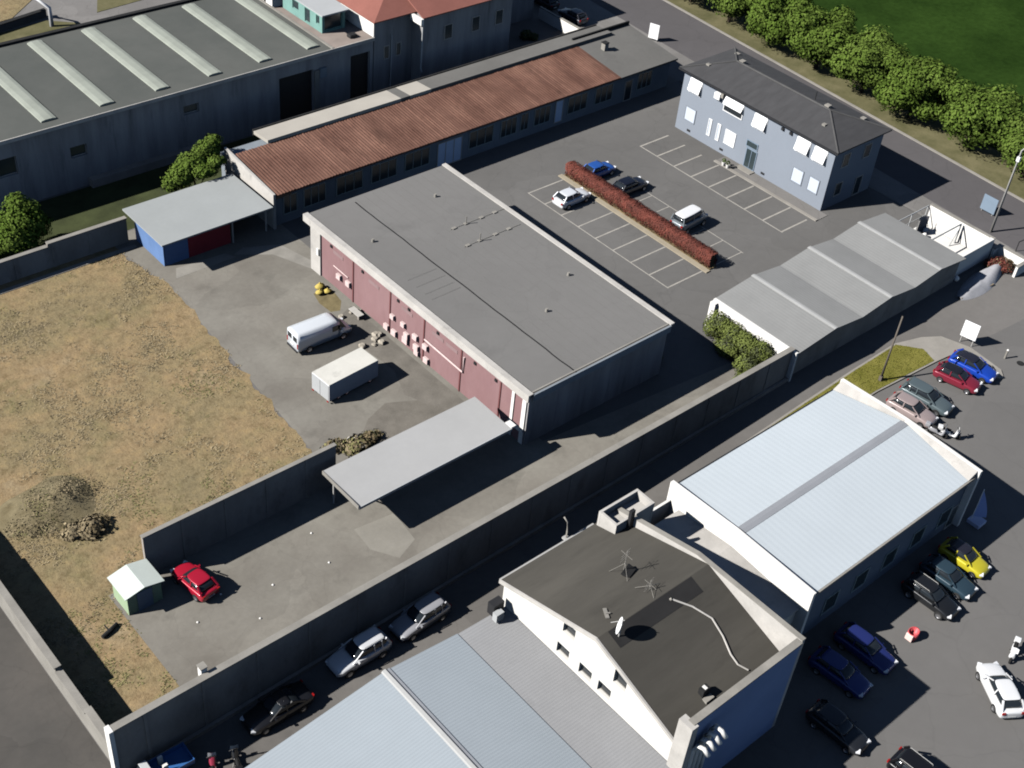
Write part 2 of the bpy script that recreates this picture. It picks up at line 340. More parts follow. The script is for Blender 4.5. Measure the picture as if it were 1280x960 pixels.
# ------------------------------------------------------------------ foliage helpers
def blob_pts(lobes, n, rnd, shell=.55):
    tot = sum(l[3]*l[4] for l in lobes); out = []
    for (cx, cy, cz, a, b, c) in lobes:
        for _ in range(int(n*a*b/tot)):
            d = Vector((rnd.gauss(0, 1), rnd.gauss(0, 1), rnd.gauss(0, 1))).normalized()
            r = shell+(1-shell)*rnd.random()**.6
            k = 1+.28*mn.noise(Vector((d.x*2.1+cx, d.y*2.1+cy, d.z*2.1+cz)))+.14*mn.noise(d*5.2+Vector((cy, cz, cx)))
            out.append((Vector((cx+d.x*a*r*k, cy+d.y*b*r*k, cz+d.z*c*r*k)), d))
    return out
def leaves(name, lobes, n, size, mats, rnd, parent, zmin=.05):
    b = B()
    for p, d in blob_pts(lobes, n, rnd):
        if p.z < zmin: continue
        nrm = (d+Vector((rnd.uniform(-1, 1), rnd.uniform(-1, 1), rnd.uniform(-.5, 1)))*.5).normalized()
        u = nrm.cross(Vector((rnd.uniform(-1, 1), rnd.uniform(-1, 1), rnd.uniform(-1, 1)))).normalized(); v = nrm.cross(u)
        s = size*rnd.uniform(.55, 1.25)
        t = mn.noise(p*.9)+rnd.uniform(-.45, .45)
        b.cur = 0 if t > .18 else (1 if t > -.28 else 2)
        b.cur = min(b.cur, len(mats)-1)
        b.face([p-u*s*.5, p+v*s*.32, p+u*s*.5, p-v*s*.32])
    return b.build(name, mats, parent, local=True)
GREEN = ['leafA', 'leafB', 'leafC']
def tree_proto(seed, R, Hc, rz, n, size, mats, nl=9):
    rnd = random.Random(seed)
    t = thing('roadside_tree', 'tree', 'tree')
    tr = B().tube([(0, 0, 0), (.05, 0, Hc*.4), (0, .1, Hc*.8), (.1, .1, Hc+rz*.3)], [.26, .2, .15, .06])
    for k in range(6):
        a = k*1.05+rnd.random(); z = Hc*.45+.15*k
        tr.tube([(0, 0, z), (math.cos(a)*R*.35, math.sin(a)*R*.35, z+rz*.35), (math.cos(a)*R*.7, math.sin(a)*R*.7, z+rz*.6)], [.12, .08, .03], 6)
    tr.build('trunk', M['bark'], t, local=True)
    lob = [(0, 0, Hc, R*.78, R*.78, rz*.85)]
    for k in range(nl):
        a = k*2.4+rnd.random(); q = R*rnd.uniform(.38, .62); z = Hc+rz*rnd.uniform(-.45, .55)
        s = R*rnd.uniform(.36, .52); lob.append((math.cos(a)*q, math.sin(a)*q, z, s, s, s*.85))
    leaves('crown', lob, n, size, [M[m] for m in mats], rnd, t)
    return t

# ------------------------------------------------------------------ building helpers
def wall_holes(b, axis, c, a0, a1, z0, z1, holes, depth, top=None, inward=1):
    """wall sheet on plane axis=c from a0..a1, z0..z1 (or under top(a)), with rectangular holes and reveals"""
    P = (lambda a, z, d=0: (c+inward*d, a, z)) if axis == 'x' else (lambda a, z, d=0: (a, c+inward*d, z))
    A = sorted({a0, a1, *[h[0] for h in holes], *[h[1] for h in holes], *([top[1]] if top else [])})
    Z = sorted({z0, z1, *[h[2] for h in holes], *[h[3] for h in holes]})
    g = top[0] if top else None
    for i in range(len(A)-1):
        for j in range(len(Z)-1):
            am = (A[i]+A[i+1])/2; zm = (Z[j]+Z[j+1])/2
            if any(h[0] < am < h[1] and h[2] < zm < h[3] for h in holes): continue
            poly = [(A[i], Z[j]), (A[i+1], Z[j]), (A[i+1], Z[j+1]), (A[i], Z[j+1])]
            if g:
                out = []
                for k in range(4):
                    p, q = poly[k], poly[(k+1) % 4]
                    dp, dq = g(p[0])-p[1], g(q[0])-q[1]
                    if dp >= 0: out.append(p)
                    if dp*dq < 0:
                        t = dp/(dp-dq); out.append((p[0]+(q[0]-p[0])*t, p[1]+(q[1]-p[1])*t))
                poly = out
            if len(poly) > 2: b.face([P(*p) for p in poly])
    for h in holes:
        for (p, q) in (((h[0], h[2]), (h[1], h[2])), ((h[1], h[2]), (h[1], h[3])), ((h[1], h[3]), (h[0], h[3])), ((h[0], h[3]), (h[0], h[2]))):
            b.face([P(*p), P(*q), P(*q, depth), P(*p, depth)])
def pane_in(parent, axis, c, h, depth, m, name='window', frame=M['frame'], fw=.07):
    """window part filling a hole, with its glass as a sub-part"""
    a0, a1, z0, z1 = h
    f = B(); e = .002
    bx = (lambda p, q, r, s, d0, d1: f.box(c+d0, c+d1, p, q, r, s)) if axis == 'x' else (lambda p, q, r, s, d0, d1: f.box(p, q, c+d0, c+d1, r, s))
    d0, d1 = depth-.08, depth
    bx(a0+e, a0+fw, z0+e, z1-e, d0, d1); bx(a1-fw, a1-e, z0+e, z1-e, d0, d1); bx(a0+fw, a1-fw, z0+e, z0+fw, d0, d1); bx(a0+fw, a1-fw, z1-fw, z1-e, d0, d1)
    o = f.build(name, frame, parent); g = B()
    if axis == 'x': g.box(c+depth-.05, c+depth-.03, a0+fw, a1-fw, z0+fw, z1-fw)
    else: g.box(a0+fw, a1-fw, c+depth-.05, c+depth-.03, z0+fw, z1-fw)
    g.build('pane', m, o); return o
def proud_win(parent, axis, c, h, m, frame=M['frame'], name='window', t=.07, fw=.09, bars=0):
    a0, a1, z0, z1 = h; f = B()
    bx = (lambda p, q, r, s, d0, d1: f.box(c-d1, c-d0, p, q, r, s)) if axis == 'x' else (lambda p, q, r, s, d0, d1: f.box(p, q, c-d1, c-d0, r, s))
    bx(a0, a0+fw, z0, z1, .0, t); bx(a1-fw, a1, z0, z1, .0, t); bx(a0+fw, a1-fw, z0, z0+fw, .0, t); bx(a0+fw, a1-fw, z1-fw, z1, .0, t)
    for k in range(bars):
        a = a0+(a1-a0)*(k+1)/(bars+1); bx(a-.03, a+.03, z0+fw, z1-fw, .0, t-.01)
    o = f.build(name, frame, parent); g = B()
    if axis == 'x': g.box(c-.025, c-.004, a0+fw, a1-fw, z0+fw, z1-fw)
    else: g.box(a0+fw, a1-fw, c-.025, c-.004, z0+fw, z1-fw)
    g.build('pane', m, o); return o
def hip_roof(b, x0, x1, y0, y1, ze, zr, rx0, ry0, rx1, ry1, th=.12):
    c = [(x0, y0), (x1, y0), (x1, y1), (x0, y1)]
    e = [(x, y, ze) for x, y in c]; u = [(x, y, ze-th) for x, y in c]; a = (rx0, ry0, zr); d = (rx1, ry1, zr)
    b.face([e[0], e[1], a]); b.face([e[1], e[2], d, a]); b.face([e[2], e[3], d]); b.face([e[3], e[0], a, d])
    for k in range(4): b.face([u[k], u[(k+1) % 4], e[(k+1) % 4], e[k]])
    b.face(u)

# ---------------------------------------------------------------- long grey warehouse, upper left
t = thing('warehouse', 'long grey warehouse with flat roof and pale skylight strips', 'warehouse', (54, 115, 0))
holes = [(67.4, 71.7, 0, 5.45), (44.0, 45.7, 3.3, 4.5), (56.2, 57.9, 4.4, 5.4), (76.5, 79.1, 0, 5.7), (37.0, 38.8, 3.4, 5.3)]
b = B(); wall_holes(b, 'y', 106.3, 20, 79.5, 0, 7.0, holes, .5)
b.face([(20, 106.3, 0), (20, 123.6, 0), (20, 123.6, 7), (20, 106.3, 7)]); b.face([(79.5, 106.3, 0), (79.5, 123.6, 0), (79.5, 123.6, 7), (79.5, 106.3, 7)])
b.face([(20, 123.6, 0), (79.5, 123.6, 0), (79.5, 123.6, 7), (20, 123.6, 7)])
b.build('wall', M['panel'], t)
for h in holes:
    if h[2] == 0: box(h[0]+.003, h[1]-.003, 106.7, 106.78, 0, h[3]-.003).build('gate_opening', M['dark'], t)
    else: pane_in(t, 'y', 106.3, h, .35, M['winshade'])
box(19.8, 74.0, 106.12, 123.6, 7.003, 7.2).build('roof', M['wroof'], t)
box(19.8, 79.5, 106.02, 106.118, 6.9, 7.28).build('gutter', M['fascia'], t)
box(19.8, 79.5, 123.602, 124.1, 6.8, 7.45).build('rear_coping', M['tar'], t)
box(74.003, 79.5, 106.12, 123.6, 7.003, 7.15).build('terrace_floor', M['pinkish'], t)
box(74.0, 74.25, 106.15, 123.5, 7.16, 7.34).build('terrace_kerb', M['coping'], t)
for k in range(9):
    x = 25.1+5.92*k
    o = B().extr([(x-.78, 7.21), (x-.74, 7.34), (x-.35, 7.42), (x+.35, 7.42), (x+.74, 7.34), (x+.78, 7.21)], 'y', 107.4, 122.9)
    o.build('skylight', M['skylight'], t)
box(45.4, 57.4, 105.5, 106.297, 0, .85).build('plinth', M['concrete'], t)
box(71.75, 72.3, 106.05, 106.297, 0, 5.3).build('gate_pillar', M['coping'], t)
box(72.35, 73.2, 106.0, 106.297, 4.3, 5.4).build('shutter_box', M['bluewall'], t)
# turquoise hut on the terrace
t = thing('rooftop_hut', 'small turquoise hut with pale flat roof on the warehouse terrace', 'hut', (76.8, 113, 7.15))
h1 = [(109.95+.45, 109.95+1.1, 7.9, 8.9), (112.2, 113.2, 7.3, 8.9), (114.4, 115.6, 7.9, 8.9)]
b = B(); wall_holes(b, 'x', 75.3, 109.9, 117.5, 7.15, 9.2, h1, .2)
h2 = [(75.6, 78.0, 7.3, 9.0)]; wall_holes(b, 'y', 109.9, 75.3, 78.3, 7.15, 9.2, h2, .3)
b.face([(78.3, 109.9, 7.15), (78.3, 117.5, 7.15), (78.3, 117.5, 9.2), (78.3, 109.9, 9.2)]); b.face([(75.3, 117.5, 7.15), (78.3, 117.5, 7.15), (78.3, 117.5, 9.2), (75.3, 117.5, 9.2)])
b.build('wall', M['teal'], t)
for h in h1: pane_in(t, 'x', 75.3, h, .18, M['winshade'], frame=M['teal'])
pane_in(t, 'y', 109.9, h2[0], .28, M['winshade'], frame=M['teal'])
box(75.05, 78.6, 109.5, 117.8, 9.203, 9.36).build('roof', M['palegrey'], t)
for i, (x, y, lab) in enumerate(((75.0, 118.6, 'white cabinet on the terrace beside the turquoise hut'), (77.6, 107.6, 'black crate on the terrace in front of the turquoise hut'), (75.2, 120.6, 'white cabinet on the terrace at the top edge of the photo'))):
    s = .45 if i == 1 else .8
    t2 = thing('cabinet' if i != 1 else 'crate', lab, 'cabinet' if i != 1 else 'crate', (x, y, 7.15))
    box(x-s, x+s, y-s*.8, y+s*.8, 7.152, 7.15+(.35 if i == 1 else 1.1)).build('casing', M['trim'] if i == 1 else M['white'], t2, bevel=.04)
    box(x-s*.9, x+s*.9, y-s*.7, y+s*.7, 7.152+(.35 if i == 1 else 1.1), 7.18+(.35 if i == 1 else 1.1)).build('lid', M['dark'] if i == 1 else M['palegrey'], t2)

# ---------------------------------------------------------------- terracotta-roofed house behind
t = thing('tiled_house', 'tall house with terracotta hipped roof beside the warehouse terrace', 'house', (90, 112, 0))
b = B(); b.prism([(79.62, 106.3), (84.9, 106.3), (84.9, 104.6), (98, 104.6), (98, 112.8), (109.4, 112.8), (109.4, 126), (79.62, 126)], 0, 8.95)
b.build('wall', M['panel'], t)
box(79.55, 79.617, 106.35, 112.5, 7.16, 8.94).build('end_render', M['white'], t)
def roofA():
    b = B(); hip_roof(b, 79.2, 98.4, 105.8, 126.4, 9.1, 12.6, 88.8, 113.5, 88.8, 119); return b
roofA().build('roof', M['terracotta'], t)
b = B(); b.grid([[(84.55, 104.1, 9.06), (98.5, 104.1, 9.06)], [(84.55, 108.4, 10.85), (98.5, 108.4, 10.85)]])
b.grid([[(84.55, 104.1, 8.94), (98.5, 104.1, 8.94)], [(84.55, 108.4, 10.6), (98.5, 108.4, 10.6)]])
b.face([(84.55, 104.1, 8.94), (98.5, 104.1, 8.94), (98.5, 104.1, 9.06), (84.55, 104.1, 9.06)]); b.face([(84.55, 104.1, 8.94), (84.55, 104.1, 9.06), (84.55, 108.4, 10.85), (84.55, 108.4, 10.6)])
b.build('lower_roof', M['terracotta'], t)
b = B(); hip_roof(b, 98.5, 109.9, 112.3, 126.4, 8.0+1.1, 11, 104, 117, 104, 121); b.build('rear_roof', M['terracotta'], t)
box(84.2, 84.55, 104.0, 106.0, 8.3, 9.0).build('gutter_end', M['white'], t)
B().tube([(84.75, 104.35, 8.6), (84.75, 104.4, 3.0), (84.75, 104.2, 2.6)], .09).build('downpipe', M['palegrey'], t)
B().tube([(81.9, 106.15, 7), (81.9, 106.15, 0)], .07).build('downpipe', M['palegrey'], t)
for h in ((80.9, 81.7, 4.2, 5.8), (82.6, 83.3, 4.2, 5.8)): proud_win(t, 'y', 106.297, h, M['winshade'])
for h in ((88, 89.2, 5.5, 7.3), (92, 93.2, 5.5, 7.3), (95.5, 96.7, 5.5, 7.3), (86, 88.4, .6, 1.6)): proud_win(t, 'y', 104.597, h, M['winshade'])
for h in ((100.5, 101.7, 4.5, 6.2), (103.5, 104.7, 4.5, 6.2), (106.5, 107.7, 4.5, 6.2)): proud_win(t, 'y', 112.797, h, M['winshade'])
t = thing('courtyard_wall', 'low white wall between the shaded courtyard and the upper street', 'wall', (110, 110, 0))
box(109.9, 110.15, 100, 112.2, 0, 1.5).build('wall', M['white'], t); box(109.85, 110.2, 99.98, 112.2, 1.503, 1.58).build('coping', M['coping'], t)
rnd = random.Random(3)
t = thing('shrub', 'low ragged shrub at the edge of the shaded courtyard', 'shrub', (104.6, 108.6, 0))
leaves('foliage', [(0, 0, .5, .9, .8, .6), (.6, -.7, .4, .6, .6, .5)], 900, .28, [M['ivyA'], M['ivyB']], rnd, t)
B().tube([(0, 0, 0), (.1, 0, .5)], [.06, .03]).build('stem', M['bark'], t, local=True)

# ---------------------------------------------------------------- long low building with red tile roof
t = thing('tile_roofed_building', 'long low building under a weathered red tile roof with shaded shopfront', 'building', (83, 94, 0))
RZ = lambda y: 3.72+(y-89.8)*.105
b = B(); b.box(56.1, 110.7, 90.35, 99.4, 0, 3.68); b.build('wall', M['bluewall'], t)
# tile roof with real ribs
def ribbed(x0, x1, y0, y1, zf, pitch, amp, rows, seed):
    rnd = random.Random(seed); b = B(); n = int((x1-x0)/pitch); xs = []; zs = []
    for k in range(n):
        a = amp*rnd.uniform(.45, 1.3)
        for q, zz in ((0, 0), (.25, .8), (.5, 1), (.75, .8)): xs.append(x0+(k+q)*pitch); zs.append(a*zz)
    xs.append(x1); zs.append(0)
    R = []
    for r in range(rows+1):
        y = y0+(y1-y0)*r/rows
        R.append([(x, y, zf(y)+z*(.55+.9*abs(mn.noise(Vector((x*.9, y*1.1, seed+2)))))+.03*mn.noise(Vector((x*.15, y*.4, seed)))) for x, z in zip(xs, zs)])
    return b.grid(R)
mt = mat('weathered_red_tile', (.145, .068, .048), .95, .20, .30, .20, col2=(.215, .112, .080), stretch=(1.3, .8, 1), dirt=(.35, .55, .74))
b = ribbed(56.4, 101.9, 89.75, 97.1, RZ, .34, .075, 26, 5)
b.face([(56.4, 89.75, 3.55), (101.9, 89.75, 3.55), (101.9, 89.75, 3.72), (56.4, 89.75, 3.72)]); b.face([(56.4, 89.75, 3.55), (101.9, 89.75, 3.55), (101.9, 97.1, 3.68), (56.4, 97.1, 3.68)])
b.build('tile_roof', mt, t)
b = B(); b.grid([[(101.9, 89.7, RZ(89.7)), (111.2, 89.7, RZ(89.7))], [(101.9, 98, RZ(98)), (111.2, 98, RZ(98))]]); b.grid([[(101.9, 89.7, 3.5), (111.2, 89.7, 3.5)], [(101.9, 98, 3.685), (111.2, 98, 3.685)]])
for p in (((101.9, 89.7), (111.2, 89.7)), ((111.2, 89.7), (111.2, 98)), ((111.2, 98), (101.9, 98)), ((101.9, 98), (101.9, 89.7))):
    b.face([(*p[0], 3.5 if p[0][1] < 90 else 3.685), (*p[1], 3.5 if p[1][1] < 90 else 3.685), (*p[1], RZ(p[1][1])), (*p[0], RZ(p[0][1]))])
b.build('end_roof', M['darkroof'], t)
box(101.9, 111.2, 98.01, 98.2, 4.3, 5.0).build('rear_parapet', M['tar'], t)
def strip(x0, x1, name, m, sub=()):
    b = B(); b.extr([(97.13, 4.5), (97.13, 4.86), (99.7, 4.66), (99.7, 4.3)], 'x', x0, x1); return b.build(name, m, t)
strip(60.1, 76.4, 'lean_to_sheet', M['light']); strip(76.41, 77.6, 'lean_to_joint', M['darkroof']); strip(77.61, 80.4, 'lean_to_sheet', M['light'])
strip(80.41, 107.4, 'rear_roof', M['darkroof']); box(60.1, 107.4, 99.72, 99.95, 4.1, 4.75).build('rear_coping', M['tar'], t)
b = B().extr([(89.85, 0), (98.4, 0), (98.4, RZ(98.4)+.10), (89.85, RZ(89.85)+.10)], 'x', 55.95, 56.2); b.build('end_wall', M['fascia'], t)
box(104.0, 104.6, 94.8, 95.4, 4.1, 5.1).build('chimney', M['coping'], t); box(103.95, 104.65, 94.75, 95.45, 5.103, 5.2).build('chimney_cap', M['tar'], t)
for x0, x1 in ((57.3, 58.9), (59.6, 62.2), (63.4, 66.6), (67.6, 70.8), (71.8, 75.0), (80.2, 83.6), (84.6, 86.9), (87.4, 88.6), (89.4, 91.8), (94.4, 97.4), (98.6, 101.4), (105.4, 107.8)):
    proud_win(t, 'y', 90.347, (x0, x1, .9, 3.0), M['winshade'], frame=M['shopframe'], bars=2 if x1-x0 > 2 else 1)
proud_win(t, 'y', 90.347, (76.0, 79.3, .02, 2.9), M['ltblue'], name='door', bars=2)
proud_win(t, 'y', 90.347, (92.5, 93.7, .4, 3.1), M['ltblue'], name='door')
proud_win(t, 'y', 90.347, (103.4, 104.6, .02, 2.6), M['winshade'], name='door')
box(56.12, 58, 89.9, 90.34, 3.2, 3.54).build('sign_board', M['trim'], t)

# ---------------------------------------------------------------- open shed with pale roof, boundary wall
t = thing('open_shed', 'low open shed with flat pale roof and blue and dark red cladding', 'shed', (49.5, 93, 0))
box(43.8, 55.3, 88.9, 96.05, 3.1, 3.25).build('roof', M['shedroof'], t)
box(44.5, 44.62, 90.2, 95.4, .0, 3.098).build('side_cladding', M['blue'], t)
box(44.65, 47.0, 90.2, 90.3, .0, 3.098).build('front_cladding', M['blue'], t); box(47.02, 51.4, 90.2, 90.3, .0, 3.098).build('front_cladding', M['redclad'], t)['label'] = 'dark red cladding panel'
for x in (51.6, 55.2): B().tube([(x, 90.1, 0), (x, 90.1, 3.098)], .08).build('post', M['steel'], t)
box(44.65, 55.4, 95.2, 95.4, 0, 3.098).build('rear_wall', M['panel'], t)
t = thing('boundary_wall', 'grey concrete boundary wall between the waste ground and the warehouse strip', 'wall', (30, 96, 0))
box(0, 36.2, 95.5, 95.8, 0, 2.2).build('wall_bay', M['concrete'], t); box(36.2, 43.8, 95.5, 95.8, 0, 2.5).build('wall_bay', M['concrete'], t)
box(0, 36.18, 95.42, 95.88, 2.203, 2.29).build('coping', M['coping'], t); box(36.2, 43.85, 95.42, 95.88, 2.503, 2.6).build('coping', M['coping'], t)
for k in range(9): box(12+3.5*k, 12.25+3.5*k, 95.44, 95.497, 0, 2.19).build('pilaster', M['concrete'], t)

# ---------------------------------------------------------------- big flat-roofed building with faded red side
t = thing('red_sided_building', 'large flat-roofed industrial building with faded red side wall', 'building', (63, 68, 0))
box(55.4, 71.0, 53.3, 82.6, 0, 5.2).build('wall', M['pink'], t)
box(55.42, 71.02, 53.15, 53.297, 0, 5.2).build('front_cladding', M['panel'], t)
box(55.42, 71.0, 82.603, 82.75, 0, 5.2).build('rear_cladding', M['panel'], t)
box(71.003, 71.1, 53.3, 83.0, 0, 5.2).build('side_cladding', M['panel'], t)
box(55.12, 71.25, 52.85, 83.35, 5.203, 5.5).build('roof', M['bigroof'], t)
box(54.93, 55.117, 52.8, 83.4, 4.92, 5.58).build('fascia', M['fascia'], t)
box(54.93, 55.45, 52.8, 83.4, 5.583, 5.62).build('coping', M['fascia'], t)
box(70.85, 71.3, 52.8, 83.4, 5.503, 5.62).build('coping', M['fascia'], t)
box(55.46, 70.84, 52.7, 52.848, 4.9, 5.54).build('front_fascia', M['bluewall'], t)
box(55.46, 70.84, 53.0, 53.14, 5.503, 5.56).build('front_trim', M['coping'], t)
b = B(); rnd = random.Random(2); pts = [(60.05+rnd.uniform(-.035, .035), 52.9+k*.9) for k in range(34)]
for (xa, ya), (xb, yb) in zip(pts, pts[1:]): b.face([(xa-.07, ya, 5.506), (xa+.07, ya, 5.506), (xb+.07, yb, 5.506), (xb-.07, yb, 5.506)])
b.build('roof_seam', M['tar'], t)
for y in (76.3, 70.9, 66.2, 61.3, 56.4): box(55.33, 55.397, y-.07, y+.07, 0, 5.2).build('panel_joint', M['seam'], t)
box(55.25, 55.397, 81.2, 82.7, 0, 5.2).build('corner_pillar', M['fascia'], t)
box(55.1, 55.247, 81.3, 81.6, 2.2, 2.9).build('meter_box', M['white'], t)
for y0, y1 in ((53.32, 53.75), (54.7, 55.0)): box(55.3, 55.397, y0, y1, 0, 4.6).build('corner_pillar', M['white'], t)
box(55.2, 55.297, 53.32, 55.0, 1.2, 1.6).build('corner_ledge', M['white'], t)
for (y, z, s) in ((78.3, 1.25, .42), (76.9, 1.3, .42), (70.4, 1.75, .36), (68.9, 1.85, .36), (71.2, .15, .42), (70.1, .15, .45), (68.5, .35, .5), (68.4, 1.0, .4), (67.2, 1.55, .42), (67.0, .55, .45), (66.9, -.05, .4), (65.8, 1.4, .42), (65.6, .1, .42)):
    box(55.12, 55.398, y-s*.72, y+s*.72, max(.1, z)+.1, max(.1, z)+.1+s*1.25).build('wall_box', M['boxpink'], t, bevel=.03)
B().tube([(55.3, 66.0, 2.45), (55.3, 60.95, 2.3), (55.3, 60.9, 3.9)], .08).build('pipe', M['boxpink'], t)
B().tube([(55.32, 79.2, 2.3), (55.32, 77.0, 2.25)], .05).build('pipe', M['boxpink'], t)
for y in (79.6, 74.9, 69.8, 68.3, 64.4, 59.6, 57.0): box(55.3, 55.398, y-.13, y+.13, 4.0, 4.25).build('vent', M['dark'], t)
for y in (78.6, 73.3, 64.4, 62.6, 68.6): box(55.37, 55.398, y-.75, y+.75, 3.55, 3.9).build('faded_patch', M['pinkpale'], t)
for y in (70.2, 69.0, 67.8, 66.9): box(56.6, 59.7, y-.05, y+.05, 5.503, 5.509).build('felt_strip', M['feltdark'], t)
for k in range(11): box(60.4+.95*k, 60.44+.95*k, 53.2, 83.0, 5.503, 5.508).build('felt_lap', M['feltlap'], t)
for x, y in ((63.5, 60.2), (66.8, 79.3), (57.6, 76.5), (68.6, 63.0)): B().tube([(x, y, 5.5), (x, y, 5.8)], [.16, .12]).build('roof_drain', M['coping'], t)
for k, (x0, y0) in enumerate(((67.9, 74.2), (67.2, 71.4))):
    a = thing('roof_conductor', 'lightning conductor rod on the big grey roof, %s' % ('nearer the back edge' if k == 0 else 'nearer the middle'), 'conductor', (x0, y0, 5.5))
    B().tube([(x0-3.4, y0, 5.52), (x0+3.2, y0, 5.52)], .035, 6).build('cable', M['coping'], a)
    B().tube([(x0-1.6, y0, 5.5), (x0-1.6, y0, 6.3)], .05, 6).build('rod', M['coping'], a)
    for dx in (-3, -1.6, .2, 1.8): box(x0+dx-.2, x0+dx+.2, y0-.15, y0+.15, 5.503, 5.6).build('support_block', M['coping'], a)

# ---------------------------------------------------------------- canopy, yard walls, little shed
t = thing('yard_canopy', 'long pale flat canopy on posts over the yard', 'canopy', (46, 55, 0))
b = B().extr([(52.85, 2.9), (52.85, 3.02), (57.3, 3.14), (57.3, 3.02)], 'x', 39.05, 53.5); b.build('roof', M['canopy'], t)
box(38.98, 39.045, 52.8, 57.3, 2.85, 3.18).build('end_trim', M['coping'], t); box(39.05, 53.5, 52.76, 52.845, 2.82, 3.06).build('gutter', M['palegrey'], t)
box(53.51, 54.0, 52.85, 53.6, 2.95, 3.1).build('gutter_end', M['white'], t)
for x in (39.6, 44.2, 48.8, 53.0):
    B().tube([(x, 56.7, 0), (x, 56.7, 3.0)], .09).build('post', M['steel'], t)
    B().tube([(x, 56.7, 1.9), (x, 54.2, 2.98)], .06, 6).build('strut', M['steel'], t)
t = thing('divider_wall', 'dark shaded concrete wall between the dry ground and the lower yard', 'wall', (33, 59.7, 0))
box(25.15, 40.9, 58.3, 58.55, 0, 3.9).build('wall', M['concrete'], t); box(25.11, 40.95, 58.25, 58.6, 3.903, 3.98).build('coping', M['coping'], t)
for k in range(4): box(28+3.4*k, 28.25+3.4*k, 58.25, 58.297, 0, 3.89).build('pilaster', M['concrete'], t)
t = thing('garden_shed', 'small pale green shed with a pitched roof at the yard corner', 'shed', (23.8, 56.9, 0))
b = B().extr([(22.5, 0), (25.0, 0), (25.0, 1.85), (23.75, 2.15), (22.5, 1.85)], 'y', 56.0, 58.1); b.build('wall', M['green'], t)
for s, n in ((-1, 0), (1, 1)):
    b = B().extr([(23.75, 2.16), (23.75, 2.22), (23.75+s*1.45, 1.88), (23.75+s*1.45, 1.82)], 'y', 55.8, 58.3); b.build('roof_slope', M['greenroof'], t)
box(23.2, 24.3, 55.94, 55.997, 0, 1.75).build('door', M['signblue'], t)
box(24.4, 24.42, 55.95, 55.997, .8, 1.0).build('door_handle', M['steel'], t)
t = thing('yard_kerb_post', 'stubby white post at the yard corner beside the long wall', 'post', (22.4, 46.6, 0))
box(22.2, 22.6, 45.65, 46.1, 0, 5.1).build('post', M['white'], t); box(22.16, 22.64, 45.61, 46.14, 5.103, 5.17).build('cap', M['coping'], t)
t = thing('long_wall', 'long tall grey wall running beside the lane from corner to garages', 'wall', (48, 46, 0))
def lw(x): f = (x-16)/63.7; return 45.12+f*1.0, 4.85-f*1.55       # outer face and top along the wall
def wall_run(x0, x1, d0, d1, z0, z1):
    (a, h0), (c, h1) = lw(x0), lw(x1); b = B()
    b.grid([[(x0, a+d0, z0(h0)), (x0, a+d1, z0(h0)), (x0, a+d1, z1(h0)), (x0, a+d0, z1(h0))], [(x1, c+d0, z0(h1)), (x1, c+d1, z0(h1)), (x1, c+d1, z1(h1)), (x1, c+d0, z1(h1))]], True, True); return b
wall_run(16.1, 79.75, 0, .3, lambda h: 0, lambda h: h).build('wall', M['concrete'], t)
wall_run(16.05, 79.8, -.09, .40, lambda h: h+.003, lambda h: h+.08).build('coping', M['coping'], t)
for k in range(16): wall_run(18+3.9*k, 18.22+3.9*k, -.06, -.003, lambda h: 0, lambda h: h-.01).build('pilaster', M['concrete'], t)
wall_run(16.1, 79.75, -.3, -.063, lambda h: 0, lambda h: .35).build('plinth', M['concrete'], t)
box(15.8, 16.09, 45.0, 45.6, 0, 4.95).build('end_post', M['white'], t)
t = thing('side_wall', 'stepped pale concrete wall at the far left of the dry ground', 'wall', (16.3, 70, 0))
for i, (y0, y1, h) in enumerate(((45.65, 49.3, 2.25), (49.3, 53.2, 1.85), (53.2, 66, 2.15), (66, 78, 2.0), (78, 95.4, 2.15))):
    box(16.15, 16.5, y0, y1, 0, h).build('wall_bay', M['coping'], t)
    box(16.08, 16.57, y0+.003, y1-.003, h+.003, h+.07).build('coping', M['coping'], t)

# ---------------------------------------------------------------- row of garages with three shallow gables
t = thing('garage_row', 'row of garages with three shallow grey gables behind the long wall', 'garage', (92, 51, 0))
prof = [(79.9, 3.02), (84.95, 3.55), (89.0, 3.05), (93.1, 3.55), (97.0, 3.05), (100.9, 3.55), (105.4, 3.05)]
b = B(); b.extr([(80.0, 0)]+[(x+(.1 if x < 80 else 0), z-.09) for x, z in prof]+[(105.4, 0)], 'y', 46.2, 55.1); b.build('wall', M['concrete'], t)
for k in range(3):
    a, r, c = prof[2*k], prof[2*k+1], prof[2*k+2]
    b = B(); b.extr([(a[0]+.004, a[1]-.07), a if k == 0 else (a[0]+.004, a[1]), r, (c[0]-.004, c[1]), (c[0]-.004, c[1]-.07), (r[0], r[1]-.07)], 'y', 45.72, 55.35); o = b.build('roof', M['garage'], t)
    b = B(); b.extr([(r[0]-.24, r[1]-.012), (r[0]-.24, r[1]+.03), (r[0], r[1]+.06), (r[0]+.24, r[1]+.03), (r[0]+.24, r[1]-.012)], 'y', 45.7, 55.4); b.build('ridge_cap', M['garagecap'], o)
box(79.62, 79.895, 45.72, 55.3, 0, 3.12).build('end_wall', M['white'], t)
box(79.2, 79.6, 54.7, 55.3, 0, 3.0).build('end_pillar', M['white'], t)
for k in range(8): box(80.4+3.1*k, 82.9+3.1*k, 55.103, 55.16, 0, 2.3).build('garage_door', M['palegrey'], t)

